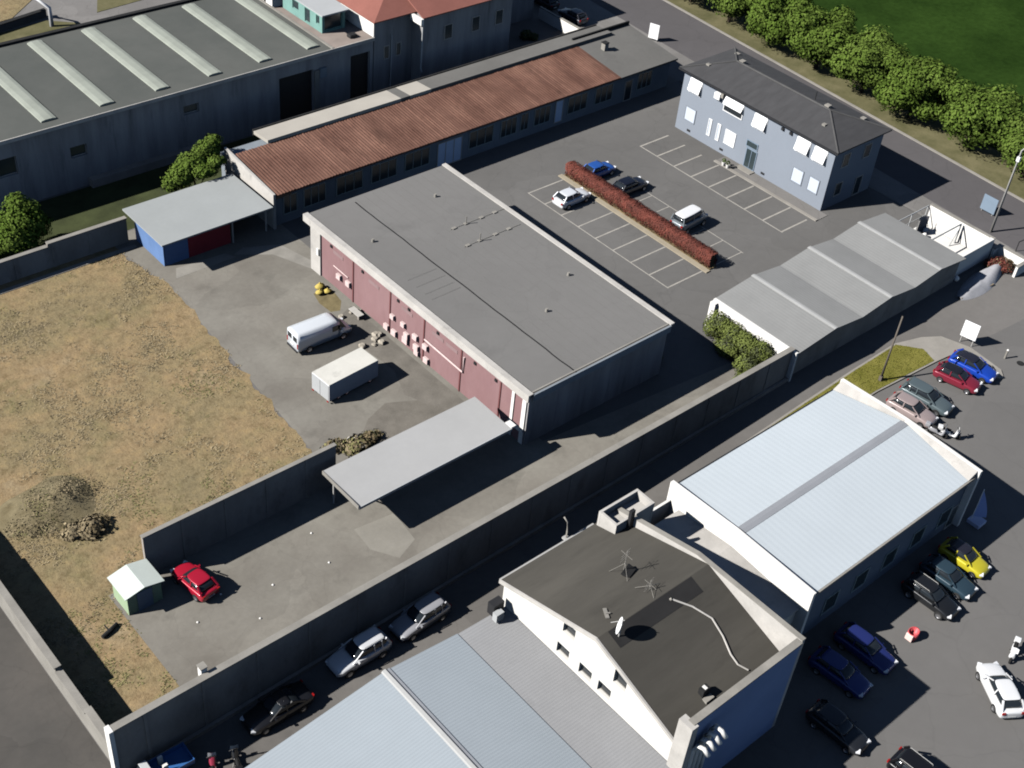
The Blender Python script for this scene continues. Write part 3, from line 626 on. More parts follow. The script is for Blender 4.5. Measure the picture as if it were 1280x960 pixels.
# ---------------------------------------------------------------- white-walled compound by the road
t = thing('walled_compound', 'open white-walled enclosure with metal rails at the end of the garages', 'enclosure', (109, 50, 0))
box(112.0, 112.25, 46.6, 54.2, 0, 2.3).build('back_wall', M['white'], t); box(111.95, 112.3, 46.55, 54.25, 2.303, 2.38).build('coping', M['coping'], t)
box(105.45, 111.99, 46.6, 46.85, 0, 2.3).build('lane_wall', M['white'], t); box(105.45, 111.94, 46.52, 46.95, 2.303, 2.4).build('coping', M['white'], t)
struct('compound_floor', rect(105.45, 111.95, 46.9, 54.3), .012, M['white'])
b = B()
for x, y in ((106, 54.3), (109, 54.3), (111.8, 54.3)): b.tube([(x, y, 0), (x, y, 2.2)], .06, 6)
b.tube([(105.5, 54.3, 2.2), (111.9, 54.3, 2.2)], .06, 6); b.tube([(105.5, 54.3, 1.1), (111.9, 54.3, 1.1)], .04, 6)
b.tube([(106.4, 50.2, 2.3), (111.6, 50.2, 2.3)], .09, 6); b.tube([(111.6, 50.2, 0), (111.6, 50.2, 2.3)], .1, 6); b.tube([(106.4, 50.2, 0), (106.4, 50.2, 2.3)], .1, 6); b.tube([(111.6, 50.2, 1.9), (110.6, 50.2, .02)], .06, 6)
b.build('rail_frame', M['palegrey'], t)
t = thing('leaning_sheet', 'curved grey sheet leaning inside the white-walled enclosure', 'sheet', (109.2, 53.6, 0))
b = B(); R = []
for k in range(7):
    a = k/6; R.append([(109.0+a*1.9, 53.4+.35*math.sin(a*PI), .02+j*1.9-.15*a*j) for j in (0, 1)])
b.grid(R); b.grid([[(x, y-.06, z) for x, y, z in r] for r in R]); b.build('sheet', M['tarp'], t); B().tube([(109, 53.3, .05), (109, 53.3, 1.9)], .05, 6).build('edge_pole', M['steel'], t)
for i, (x, y, s) in enumerate(((108.2, 53.2, .45), (109.6, 52.6, .4), (110.6, 53.1, .5))):
    o = B().grid([[(x+s*rr*math.cos(a), y+s*.7*rr*math.sin(a), z) for a in [2*PI*k/10 for k in range(10)]] for rr, z in ((.8, .012), (1.05, .15), (.9, .45), (.35, .6))], True, True).build('white_sack', M['white'], None, True)
    tag(o, ('white sack on the floor of the enclosure, nearest the garages', 'white sack in front of the leaning grey sheet', 'white sack beside the back wall of the enclosure')[i], 'sack', 'white sacks in the enclosure')
t = thing('planter_wall', 'low pale wall wrapping a bed of red shrubs beside the road', 'wall', (113, 45, 0))
B().prism([(112.3, 46.5), (113.6, 46.5), (113.6, 43.0), (111.4, 43.0), (111.4, 43.25), (113.3, 43.25), (113.3, 46.25), (112.3, 46.25)], 0, 1.2).build('wall', M['white'], t)
B().prism([(112.28, 46.55), (113.65, 46.55), (113.65, 42.95), (111.38, 42.95), (111.38, 43.3), (113.25, 43.3), (113.25, 46.2), (112.28, 46.2)], 1.203, 1.27).build('coping', M['coping'], t)
rnd = random.Random(11)
t = thing('red_shrub', 'dark red shrub bed inside the low pale wall by the road', 'shrub', (111.8, 44.7, 0))
leaves('foliage', [(0, 0, .45, 1.3, 1.2, .6), (-.7, .9, .4, .9, .7, .5)], 1600, .22, [M['redA'], M['redB'], M['brush']], rnd, t)
B().tube([(0, 0, 0), (0, 0, .5)], .05).build('stem', M['bark'], t, local=True)
# tarpaulin heap beside it
t = thing('tarpaulin_heap', 'crumpled grey tarpaulin heap lying against the wall by the road', 'tarpaulin', (107.4, 45.0, 0))
b = B(); R = []
for i in range(15):
    a = i/14; r = []
    for j in range(11):
        q = j/10; wdt = (.25+.95*math.sin(a*PI*.93)**.7)
        x = -4.0+7.6*a; y = -.55+.75*a*.0+(q-.5)*2*wdt-.3*math.cos(a*3)
        z = max(.01, (math.sin(q*PI)**.8)*(.30+.55*a)+.22*mn.noise(Vector((x*1.1, y*1.6, 2)))*math.sin(q*PI)) if 0 < j < 10 else .01
        r.append((x, y, z))
    R.append(r)
b.grid(R); b.build('sheet', M['tarp'], t, True, True)
B().tube([(-3.9, -1.0, .12), (-1.5, -1.35, .14), (1.0, -1.5, .12)], .11, 6).build('timber_edge', M['wood'], t, local=True)

# ---------------------------------------------------------------- blue-grey house
t = thing('two_storey_house', 'two-storey blue-grey house with dark hipped roof beside the car park', 'house', (108.5, 72.4, 0))
box(104.4, 112.6, 62.0, 82.9, 0, 7.05).build('wall', M['house'], t)
b = B(); hip_roof(b, 103.95, 113.1, 61.5, 83.4, 7.2, 8.45, 108.5, 66.5, 108.5, 79.4, .15)
rf = b.build('roof', M['slate'], t)
B().tube([(108.5, 66.5, 8.47), (108.5, 79.4, 8.47)], .12, 6).build('ridge_tiles', M['slate2'], rf)
b = B()
for a, c in (((103.95, 61.5, 7.22), (108.5, 66.5, 8.47)), ((113.1, 61.5, 7.22), (108.5, 66.5, 8.47)), ((103.95, 83.4, 7.22), (108.5, 79.4, 8.47)), ((113.1, 83.4, 7.22), (108.5, 79.4, 8.47))): b.tube([a, c], .09, 6)
b.build('hip_tiles', M['slate2'], rf)
box(103.85, 103.947, 61.45, 83.45, 7.0, 7.22).build('gutter', M['trim'], t)
for x, y, z, s in ((109.2, 67.3, 8.2, .28), (106.4, 65.4, 7.7, .2), (109.0, 79.0, 8.25, .28), (106.2, 81.3, 7.6, .22), (111.5, 64.2, 7.5, .25), (111.2, 81.5, 7.5, .25)):
    box(x-s, x+s, y-s, y+s, z-.3, z+.32).build('roof_vent', M['coping'], t)
B().tube([(109.5, 69.2, 7.8), (109.5, 69.2, 9.1)], .05, 6).build('flue', M['tar'], t)
def awning(y0, y1, z0, z1, out=.42):
    b = B().grid([[(104.398, y0, z1), (104.398, y1, z1)], [(104.36, y0, z1), (104.36, y1, z1)], [(104.4-out, y0, z0+.02), (104.4-out, y1, z0+.02)], [(104.4-out, y0, z0-.06), (104.4-out, y1, z0-.06)], [(104.36, y0, z1-.12), (104.36, y1, z1-.12)]])
    for y in (y0, y1): b.face([(104.398, y, z1), (104.4-out, y, z0+.02), (104.4-out, y, z0-.06), (104.398, y, z1-.14)])
    return b
for y0, y1, z0, z1 in ((80.1, 82.0, 5.0, 6.65), (70.8, 72.7, 5.0, 6.65), (65.0, 66.9, 5.0, 6.65), (62.8, 64.6, 5.0, 6.65), (74.1, 76.9, 5.6, 6.65)):
    o = proud_win(t, 'x', 104.397, (y0+.05, y1-.05, 4.9, 6.5), M['glass'], frame=M['whitemetal'])
    awning(y0+.12, y1-.12, z0+.25, z1-.05, .40).build('open_shutter', M['awning'], o)
proud_win(t, 'x', 104.397, (74.4, 75.9, 1.4, 3.1), M['awning'], frame=M['whitemetal'])
for y0, y1 in ((80.3, 81.9), (65.0, 66.5), (62.9, 64.3)): proud_win(t, 'x', 104.397, (y0, y1, 1.5, 3.2), M['paleblue'], frame=M['house'])
for y0, y1 in ((77.9, 78.4), (76.6, 77.1)): proud_win(t, 'x', 104.397, (y0, y1, 1.2, 3.2), M['paleblue'], frame=M['whitemetal'])
d = proud_win(t, 'x', 104.397, (71.2, 72.7, .1, 2.4), M['winshade'], frame=M['signblue'], name='door', bars=1)
proud_win(t, 'x', 104.397, (71.3, 72.9, 2.5, 3.3), M['winshade'], frame=M['signblue'])
box(103.95, 104.395, 77.3, 78.1, 5.9, 6.6).build('air_conditioner', M['awning'], t, bevel=.04); box(104.0, 104.395, 76.9, 77.25, 6.3, 6.8).build('junction_box', M['coping'], t)
for y in (68.8, 67.7): box(104.2, 104.395, y-.15, y+.15, 6.3, 6.6).build('bracket', M['trim'], t)
for y in (80.9, 76.0, 70): box(104.37, 104.398, y-.25, y+.25, .35, .6).build('vent', M['dark'], t)
for y0, y1, z0, z1 in ((106, 107.2, 4.6, 6.2), (109.6, 110.8, 4.6, 6.2), (106, 107.2, 1.2, 2.8), (109.6, 110.8, .1, 2.4)): proud_win(t, 'y', 61.997, (y0, y1, z0, z1), M['winshade'])
box(103.5, 104.39, 71.0, 73.0, 0, .14).build('doorstep', M['coping'], t)
t = thing('doorstep_pots', 'pair of small pots on the step outside the house door', 'plant pots', (102.5, 73.6, .12))
for y in (73.3, 73.9):
    B().grid([[(102.5+r*math.cos(a), y+r*math.sin(a), z) for a in [2*PI*k/10 for k in range(10)]] for r, z in ((.16, .121), (.24, .55), (.2, .55), (.18, .5))], True, True).build('pot', M['white'], t)
    leaves('plant', [(0, y-73.6, .6, .25, .25, .3)], 90, .16, [M['leafB'], M['leafC']], rnd, t)

# ---------------------------------------------------------------- white-roofed building
t = thing('white_roofed_building', 'low building with white metal roof and white gable parapets', 'building', (67, 33, 0))
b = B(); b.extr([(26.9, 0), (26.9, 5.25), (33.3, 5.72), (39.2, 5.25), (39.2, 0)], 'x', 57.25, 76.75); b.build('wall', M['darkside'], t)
for q, (ya, yb) in enumerate(((26.65, 33.0), (33.6, 39.4))):
    za = 5.3 if q == 0 else 5.74; zb = 5.74 if q == 0 else 5.3
    b = B().extr([(ya, za), (ya, za+.08), (yb, zb+.08), (yb, zb)], 'x', 57.23, 76.77); b.build('roof_slope', M['metalroof'], t)
b = B().extr([(32.95, 5.74), (32.95, 5.84), (33.3, 5.87), (33.65, 5.84), (33.65, 5.74)], 'x', 57.23, 76.77); b.build('ridge_sheet', M['ridge'], t)
for x0, x1 in ((56.9, 57.2), (76.8, 77.1)):
    b = B().extr([(26.4, 0), (26.4, 5.85), (33.3, 6.1), (39.6, 5.85), (39.6, 0)], 'x', x0, x1); b.build('gable_parapet', M['white'], t)
b = B()
for ya, yb in ((26.62, 33.2), (39.45, 33.4)): b.face([(75.75, ya, 5.40), (76.79, ya, 5.83), (76.79, yb, 6.08), (76.75, yb, 5.88)]); b.face([(75.75, ya, 5.40), (76.79, ya, 5.83), (76.79, ya, 5.3)])
b.build('corner_flashing', M['fascia'], t)
for x in (57.235,):
    b = B().extr([(26.7, 5.385), (33.3, 5.86), (39.4, 5.385), (39.4, 5.46), (33.3, 5.94), (26.7, 5.46)], 'x', x, x+.10); b.build('flashing', M['trim'], t)
box(57.23, 76.77, 39.41, 39.55, 5.12, 5.34).build('gutter', M['trim'], t); box(57.23, 76.77, 26.5, 26.645, 5.15, 5.37).build('gutter', M['coping'], t)
for x in (60, 63.5, 67, 70.5, 74): proud_win(t, 'y', 26.897, (x, x+1.6, 1.0, 2.8), M['winshade'], frame=M['shopframe'])
proud_win(t, 'y', 26.897, (75.6, 76.7, .02, 2.3), M['winshade'], name='door')
# low link roof between
t = thing('link_building', 'low pale flat link between the grey-roofed block and white-roofed building', 'building', (54, 33, 0))
b = B().extr([(27.2, 0), (27.2, 3.85), (33.4, 4.4), (38.3, 3.9), (38.3, 0)], 'x', 51.02, 56.88); b.build('wall', M['cream'], t)
b = B().extr([(27.0, 3.86), (27.0, 3.93), (33.4, 4.5), (38.35, 4.0), (38.35, 3.93), (33.4, 4.42)], 'x', 51.02, 56.88); b.build('roof', M['fascia'], t)

box(53.3, 56.88, 39.2, 39.4, 0, 4.3).build('rear_parapet', M['white'], t)
# ---------------------------------------------------------------- dark-roofed block with white gable
t = thing('dark_roofed_block', 'tall block with dark bitumen gable roof and sunlit white windowed gable', 'building', (46, 31, 0))
gz = lambda y: 6.15+(39.4-y)*.3125 if y > 31 else 6.2+(y-23.4)*.3355
wh = [(32.75, 33.8, 6.75, 7.75), (32.95, 34.05, 4.55, 5.5), (30.9, 32.0, 4.55, 5.5), (29.2, 30.3, 4.55, 5.5), (28.2, 29.25, 6.45, 7.65)]
b = B(); wall_holes(b, 'x', 40.8, 23.45, 39.3, 0, 9, wh, .35, (gz, 31))
b.face([(50.7, 23.45, 0), (50.7, 39.3, 0), (50.7, 39.3, 6.15), (50.7, 31, 8.7), (50.7, 23.45, 6.15)])
b.face([(40.8, 39.3, 0), (50.7, 39.3, 0), (50.7, 39.3, 6.1), (40.8, 39.3, 6.1)])
b.build('wall', M['cream'], t)
for h in wh: pane_in(t, 'x', 40.8, h, .30, M['glass'], frame=M['coping'])
b = B()
b.extr([(39.6, 6.12), (39.6, 6.24), (31, 8.86), (23.52, 6.36), (23.52, 6.24), (31, 8.74)], 'x', 40.75, 50.68); b.build('roof', M['greyroof'], t)
b = B().extr([(39.62, 6.0), (39.62, 6.27), (31, 8.9), (23.52, 6.4), (23.52, 6.14), (31, 8.62)], 'x', 40.6, 40.745); b.build('verge_trim', M['fascia'], t)
box(40.75, 49.2, 39.62, 39.75, 6.0, 6.2).build('gutter', M['steel'], t)
B().extr([(23.2, 0), (23.2, 8.85), (32.0, 8.85), (39.2, 7.15), (39.2, 0)], 'x', 50.7, 50.98).build('side_parapet', M['fascia'], t)
B().extr([(23.2, 8.853), (23.2, 8.91), (32.0, 8.91), (39.2, 7.21), (39.2, 7.153), (32.0, 8.853)], 'x', 50.67, 51.02).build('coping', M['coping'], t)
B().extr([(30.95, 8.845), (29.8, 8.461), (29.8, 8.473), (30.95, 8.857)], 'x', 41.6, 49.0).build('ridge_strip', M['ridgedark'], t)  # thin near-black strip along the front slope just below the ridge
box(40.8, 50.69, 23.2, 23.44, 0, 8.7).build('front_parapet', M['blueside'], t); box(40.9, 50.66, 23.12, 23.6, 8.703, 8.8).build('coping', M['coping'], t)
box(40.55, 41.1, 22.95, 24.0, 0, 8.75).build('corner_pillar', M['fascia'], t)
b = B()
for x0, x1, y0, y1 in ((49.2, 52.9, 39.21, 39.4), (49.2, 49.38, 37.7, 39.2), (52.72, 52.9, 37.7, 39.2), (49.4, 50.6, 37.7, 37.85), (51.1, 52.7, 37.7, 37.85)): b.box(x0, x1, y0, y1, 4.6, 7.65)
b.build('roof_enclosure', M['fascia'], t); box(49.4, 52.7, 37.86, 39.2, 6.9, 6.95).build('enclosure_floor', M['fascia'], t)
box(50.25, 50.62, 37.45, 37.69, 6.75, 8.5).build('dark_panel', M['dark'], t)  # small upright near-black panel near the back end of the parapet
for k, (x, y, q) in enumerate(((39.9, 38.9, .5), (39.6, 38.3, .35))): box(x-q, x+q*.8, y-q*.6, y+q*.6, 4.4, 4.4+q*2).build('wall_unit', M['palegrey'] if k else M['trim'], t)
# things on that roof
rz = lambda y: gz(y)+.13
t = thing('satellite_dish', 'white satellite dish on the ridge of the dark bitumen roof', 'satellite dish', (42.0, 30.4, rz(30.4)))
b = B(); ax = Vector((-.62, .74, .25)).normalized(); u = ax.cross(Vector((0, 0, 1))).normalized(); v = ax.cross(u); R = []
for k in range(6):
    r = .55*k/5+.001; R.append([u*r*math.cos(a)+v*r*math.sin(a)+ax*(.35*r*r)+Vector((0, 0, .95)) for a in [2*PI*q/20 for q in range(20)]])
b.grid(R, True); b.grid([[p-ax*.03 for p in r] for r in R], True); b.build('dish', M['whitemetal'], t, True, True)
B().tube([(0, 0, 0), (.05, 0, .85), tuple(Vector((0, 0, .95))-ax*.03)], .05).build('mast', M['steel'], t, local=True)
B().tube([tuple(Vector((0, 0, .95))-v*.6), tuple(Vector((0, 0, .95))+ax*.65)], .025, 6).build('feed_arm', M['steel'], t, local=True)
def antenna(x, y, h, lab, heap):
    t = thing('roof_antenna', lab, 'antenna', (x, y, rz(y)))
    B().tube([(0, 0, 0), (0, 0, h)], .03, 6).build('mast', M['coping'], t, local=True)
    b = B()
    for k in range(3): b.tube([(-.5, 0, h-.25-.25*k), (.5, .2, h-.25-.25*k)], .012, 5)
    b.tube([(0, -.5, h-.4), (0, .5, h-.4)], .012, 5); b.build('elements', M['coping'], t, local=True)
    for a in (0, 2.1, 4.2): B().tube([(math.cos(a)*.9, math.sin(a)*.9, .02-.25*math.sin(a)), (0, 0, h*.45)], .014, 5).build('stay', M['coping'], t, local=True)
    if heap: B().obox((.25, -.2, .18), (1, .3, .0), (-.3, 1, .3), (0, -.3, 1), .45, .3, .16).build('ballast', M['tar'], t, local=True)
antenna(46.4, 34.3, 2.1, 'tall roof antenna with stays on the back slope of the dark roof', True)
antenna(46.2, 31.9, .9, 'short antenna stub near the ridge of the dark roof', False)
t = thing('roof_cable', 'thin white cable snaking across the front slope of the dark roof', 'cable', (47.4, 27, rz(27)))
pth = [(46.75, 30.4), (47.6, 29.4), (48.2, 28.2), (48.0, 27.0), (47.6, 25.9), (47.55, 25.2), (47.9, 24.6)]
B().tube([(x, y, rz(y)+.05) for x, y in pth], .06, 6).build('cable', M['fascia'], t); B().tube([(46.6, 30.5, rz(30.5)), (46.7, 30.45, rz(30.4)+.12)], .09, 6).build('clip', M['coping'], t)
t = thing('roof_vent_hood', 'small hooded vent by the front edge of the dark roof', 'vent', (44.2, 25.0, rz(25)))
box(44.0, 44.6, 24.9, 25.3, rz(25)-.1, rz(25)+.55).build('hood', M['tar'], t); box(43.95, 44.65, 24.5, 24.85, rz(24.6)-.05, rz(24.6)+.15).build('base', M['coping'], t); box(44.2, 44.4, 24.95, 25.25, rz(25)+.553, rz(25)+.6).build('cap', M['white'], t)
t = thing('roof_plank', 'short white plank lying on the back slope of the dark roof', 'plank', (42.7, 32.2, rz(32)))
B().obox((42.7, 32.2, rz(32.2)+.05), (.55, .8, -.25), (1, -.6, 0), (0, .3, 1), .5, .12, .04).build('plank', M['coping'], t); B().obox((42.75, 32.1, rz(32.1)+.11), (1, -.6, 0), (.55, .8, -.25), (0, .3, 1), .14, .05, .03).build('batten', M['coping'], t)
t = thing('white_flues', 'bundle of bent white flue pipes at the corner of the blue wall', 'pipes', (41.4, 22.6, 0))
for k in range(4):
    x = 41.25+.45*k; B().tube([(x, 22.95, 0), (x, 22.95, 6.4+.25*k), (x+.05, 22.75, 6.9+.25*k), (x+.1, 22.35, 7.0+.2*k), (x+.2, 22.0, 6.6+.2*k)], .15, 8).build('pipe', M['white'], t, True)

# ---------------------------------------------------------------- corrugated building at the bottom
t = thing('corrugated_building', 'broad low building with ribbed pale blue-grey roof at the bottom', 'building', (30, 25, 0))
b = B().extr([(18, 0), (18, 3.55), (31, 4.95), (36.7, 4.25), (40.78, 4.05), (40.78, 0)], 'y', 8, 38.7); b.build('wall', M['concrete'], t)
b = B().extr([(17.8, 3.6), (17.8, 3.7), (30.85, 5.1), (30.85, 5.0)], 'y', 8, 38.95); b.build('roof_slope', M['corr'], t)
b = B().extr([(31.15, 5.0), (31.15, 5.1), (36.7, 4.42), (36.7, 4.32)], 'y', 8, 38.95); b.build('roof_slope', M['corr'], t)
b = B().extr([(36.72, 4.28), (36.72, 4.36), (40.75, 4.2), (40.75, 4.12)], 'y', 8, 38.95); b.build('side_roof', M['corrgrey'], t)
b = B().extr([(30.84, 5.02), (30.7, 5.1), (30.78, 5.2), (31.0, 5.24), (31.06, 5.2), (31.06, 5.05)], 'y', 8, 39.0); b.build('ridge_cap', M['garagecap'], t)
box(31.07, 31.3, 8, 38.97, 5.08, 5.14).build('ridge_gutter', M['ridge'], t)

# ---------------------------------------------------------------- vehicles
def paint(name, col, metal=.15, rough=.32): return plain(name, col, rough, metal, .6, .5)
def ring(path):
    return path
def loft_body(b, st, ncap=True):
    """stations (x, half width, z bottom, z shoulder, z top, top half width)"""
    rows = []
    for x, wd, zb, zs, zt, wt in st:
        half = [(0, zb), (wd*.86, zb), (wd*.97, zb+.10), (wd, zb+(zs-zb)*.55), (wd*.985, zs), (wt, zt-.02), (wt*.55, zt+.012), (0, zt+.02)]
        rows.append([(x, -y, z) for y, z in half]+[(x, y, z) for y, z in half[-2:0:-1]])
    b.grid(rows, True, True)
def sub(o):
    m = o.modifiers.new('smooth', 'SUBSURF'); m.levels = 1; m.render_levels = 2; return o
def wheel(t, x, y, r, wd=.2):
    sg = 1 if y > 0 else -1; n = 18
    prof = [(-wd/2, r*.62), (-wd/2, r*.93), (-wd*.32, r), (wd*.32, r), (wd/2, r*.93), (wd/2, r*.62)]
    b = B().grid([[(x+q*math.cos(a), y+o, r+q*math.sin(a)) for a in [2*PI*k/n for k in range(n)]] for o, q in prof], True)
    ty = b.build('wheel', M['black'], t, True, True)
    b = B()
    b.grid([[(x+q*math.cos(a), y+sg*o, r+q*math.sin(a)) for a in [2*PI*k/n for k in range(n)]] for o, q in ((wd*.5, r*.63), (wd*.46, r*.55), (wd*.30, r*.5), (wd*.34, r*.15), (wd*.36, .001))], True)
    b.build('rim', M['rim'], ty, True, True)
def car(label, col, x, y, ang, L=4.1, W=1.74, H=1.47, kind='hatch', roof=None, cat='car', name='parked_car', group=None):
    t = thing(name, label, cat, (x, y, .006), math.radians(ang), group)
    pm = col if not isinstance(col, tuple) else paint('car_paint', col)
    rm = paint('roof_paint', roof) if isinstance(roof, tuple) else (roof or pm)
    h = L/2; w = W/2; r = .31 if H < 1.55 else .35
    zb = .2 if H < 1.55 else .27; sh = H*.63; hood = H*.61
    est = kind in ('suv', 'wagon')
    rr = -h+.06 if kind in ('suv', 'hatch', 'wagon') else -h
    st = [(-h, w*.80, zb+.16, sh*.80, sh*.86, w*.70), (-h+.07, w*.93, zb+.04, sh*.88, sh*.96, w*.80), (-h+.35, w*.99, zb, sh*.94, sh*1.02, w*.84), (-h*.45, w, zb, sh*.95, sh*1.02, w*.86), (h*.1, w, zb, sh*.94, sh*1.0, w*.86), (h*.36, w, zb, hood*.95, hood*1.02, w*.84), (h*.66, w*.985, zb, hood*.88, hood*.97, w*.78), (h-.25, w*.93, zb+.02, hood*.76, hood*.87, w*.72), (h-.06, w*.80, zb+.06, hood*.62, hood*.72, w*.62), (h, w*.66, zb+.12, hood*.50, hood*.56, w*.52)]
    b = B(); loft_body(b, st); sub(b.build('body', pm, t, True, True))
    # greenhouse
    if kind == 'sedan': xb0, xb1, xt0, xt1 = -h*.72, h*.46, -h*.30, h*.04
    elif kind == 'van': xb0, xb1, xt0, xt1 = -h+.08, h*.70, -h+.22, h*.50
    else: xb0, xb1, xt0, xt1 = -h+.12, h*.50, -h+(.62 if kind == 'hatch' else .45), h*.08
    zt = H-.05; zl = sh*.99
    def rectr(x0, x1, wd, z, k=.12):
        return [(x0+k*.4, -wd+k, z), (x0+k, -wd, z), (x1-k*1.2, -wd, z), (x1, -wd+k*1.6, z), (x1, wd-k*1.6, z), (x1-k*1.2, wd, z), (x0+k, wd, z), (x0+k*.4, wd-k, z)]
    zm = (zl+zt)/2; f = .5
    rows = [rectr(xb0, xb1, w*.885, zl-.04), rectr(xb0+(xt0-xb0)*.45, xb1+(xt1-xb1)*.5, w*.83, zm), rectr(xt0, xt1, w*.72, zt)]
    sub(B().grid(rows, True, True).build('windows', M['glass'], t, True, True))
    rows = [rectr(xt0-.03, xt1+.04, w*.735, zt-.03), rectr(xt0-.02, xt1+.02, w*.74, zt+.012), rectr(xt0+.10, xt1-.10, w*.66, zt+.045), rectr(xt0+.4, xt1-.35, w*.40, zt+.06)]
    sub(B().grid(rows, True, True).build('roof', rm, t, True, True))
    for s in (-1, 1):
        B().obox(((xb1+xt1)/2-.07, s*w*.80, zm), (xt1-xb1, -s*w*.16, zt-zl), (0, 1, 0), (1, 0, .6), math.hypot(xt1-xb1, zt-zl)/2, .035, .035).build('pillar', pm, t, False, True)
        B().obox(((xb0+xt0)/2+.06, s*w*.80, zm), (xt0-xb0, -s*w*.16, zt-zl), (0, 1, 0), (1, 0, -.6), math.hypot(xt0-xb0, zt-zl)/2, .05, .07).build('pillar', pm, t, False, True)
        xm = (xt0+xt1)/2+.05
        B().obox((xm, s*w*.815, zm), (0, -s*w*.16, zt-zl), (0, 1, 0), (1, 0, 0), (zt-zl)/2, .02, .045).build('pillar', pm, t, False, True)
        if est: B().obox(((xt0+xm)/2-.1, s*w*.815, zm), (0, -s*w*.16, zt-zl), (0, 1, 0), (1, 0, 0), (zt-zl)/2, .02, .05).build('pillar', pm, t, False, True)
    for sx in (-.60, .61):
        for s in (-1, 1): wheel(t, h*sx, s*(w-.085), r)
    for s in (-1, 1):
        B().obox((h-.17, s*w*.66, hood*.72), (1, -s*.45, .25), (s*.45, 1, 0), (-.2, 0, 1), .14, .15, .06).build('headlight', M['lamp'], t, False, True)
        B().obox((-h+.03, s*w*.74, sh*.86), (1, s*.2, 0), (0, 1, 0), (0, 0, 1), .05, .11, .09).build('tail_light', M['tail'], t, False, True)
        B().obox((h*.30, s*(w+.05), sh*1.03), (1, 0, 0), (0, 1, 0), (0, 0, 1), .05, .09, .06).build('mirror', pm, t, False, True)
    B().obox((h-.02, 0, zb+.16), (1, 0, -.2), (0, 1, 0), (0, 0, 1), .03, w*.55, .09).build('grille', M['trim'], t, False, True)
    B().obox((-h+.005, 0, zb+.30), (1, 0, 0), (0, 1, 0), (0, 0, 1), .01, .26, .055).build('number_plate', M['plate'], t, False, True)
    if kind == 'suv':
        for s in (-1, 1): B().tube([(xt0+.15, s*w*.64, zt+.03), (xt0+.2, s*w*.64, zt+.10), (xt1-.25, s*w*.64, zt+.10), (xt1-.2, s*w*.64, zt+.03)], .02, 5).build('roof_rail', M['steel'], t, False, True)
    return t
WHITE = (.80, .80, .80); SILV = (.42, .42, .43); BLK = (.012, .012, .014); RED = (.42, .012, .035)
car('red hatchback parked at the dark divider wall beside the green shed', RED, 27.3, 55.7, 98, 3.7, 1.65, 1.42)
car('white hatchback in the marked bay in front of the red hedge', (.74, .76, .79), 83.5, 77.7, 1, 4.2, 1.76, 1.46)
car('bright blue car behind the red hedge at its upper end', (.025, .10, .38), 89.6, 80.1, 0, 3.9, 1.7, 1.46)
car('black car behind the red hedge next to the blue car', (.010, .012, .022), 90.2, 76.0, 0, 4.2, 1.75, 1.45)
car('dark off-road car with a ribbed white roof behind the red hedge', (.20, .23, .25), 90.5, 67.9, 4, 4.3, 1.85, 1.9, 'van', (.88, .88, .88))
car('white car half in the wall shade in the lane', (.70, .71, .73), 32.6, 43.85, 180, 4.4, 1.8, 1.62, 'suv')
car('silver estate car half in the wall shade in the lane', (.36, .36, .38), 37.7, 43.85, 183, 4.4, 1.76, 1.5, 'wagon')
car('black car wholly in the wall shade in the lane', BLK, 26.0, 43.45, 180, 4.6, 1.8, 1.45, 'sedan')
car('bright blue car beside the kerbed tip of the grass island', (.012, .06, .42), 94.6, 36.9, -80, 4.3, 1.78, 1.5, roof=(.02, .02, .03))
car('dark red hatchback with black roof next to the blue car by the grass island', (.22, .02, .04), 92.0, 36.8, -77, 4.1, 1.72, 1.47, roof=(.015, .015, .02))
car('slate grey car parked by the white gable, second from the wall', (.10, .13, .14), 87.3, 36.8, -83, 4.6, 1.82, 1.6, 'wagon')
car('dusty pink-beige car parked closest to the white gable wall', (.36, .29, .28), 84.9, 36.6, -83, 4.3, 1.76, 1.5)
car('yellow hatchback with dark roof at the shaded side of the white-roofed building', (.55, .48, .03), 73.8, 23.9, -86, 3.8, 1.68, 1.48, roof=(.02, .02, .03))
car('dark petrol blue car between the yellow and the black car', (.03, .055, .075), 71.1, 23.5, -87, 4.2, 1.75, 1.48)
car('black car in front of the shaded wall, next to the petrol blue car', (.014, .015, .017), 68.4, 23.2, -88, 4.2, 1.78, 1.55, 'suv')
car('navy car in shade, nearer the red tub', (.02, .03, .14), 60.6, 23.2, -86, 4.4, 1.78, 1.5)
car('navy car in shade, nearer the blue wall', (.02, .035, .16), 57.5, 23.0, -84, 4.3, 1.76, 1.48)
car('white hatchback standing alone at an angle on the open plaza', (.84, .84, .84), 65.3, 15.4, 56, 4.4, 1.84, 1.5, 'hatch')
car('black estate car at the bottom edge beside the big shadow', (.010, .010, .012), 55.0, 14.4, -87, 4.6, 1.9, 1.65, 'suv')
car('dark car almost lost in the big building shadow', (.02, .022, .026), 53.8, 20.3, -86, 4.2, 1.75, 1.45)
car('pale pink car cut by the bottom edge of the photo', (.55, .25, .28), 51.9, 15.2, -86, 4.0, 1.7, 1.45)
car('dark car by the courtyard wall on the upper street, nearer the top edge', (.03, .03, .04), 113.2, 114.8, 90, 4.2, 1.75, 1.5)
car('dark car by the courtyard wall on the upper street, nearer the low building', (.04, .04, .05), 113.4, 109.6, 90, 4.2, 1.75, 1.5)

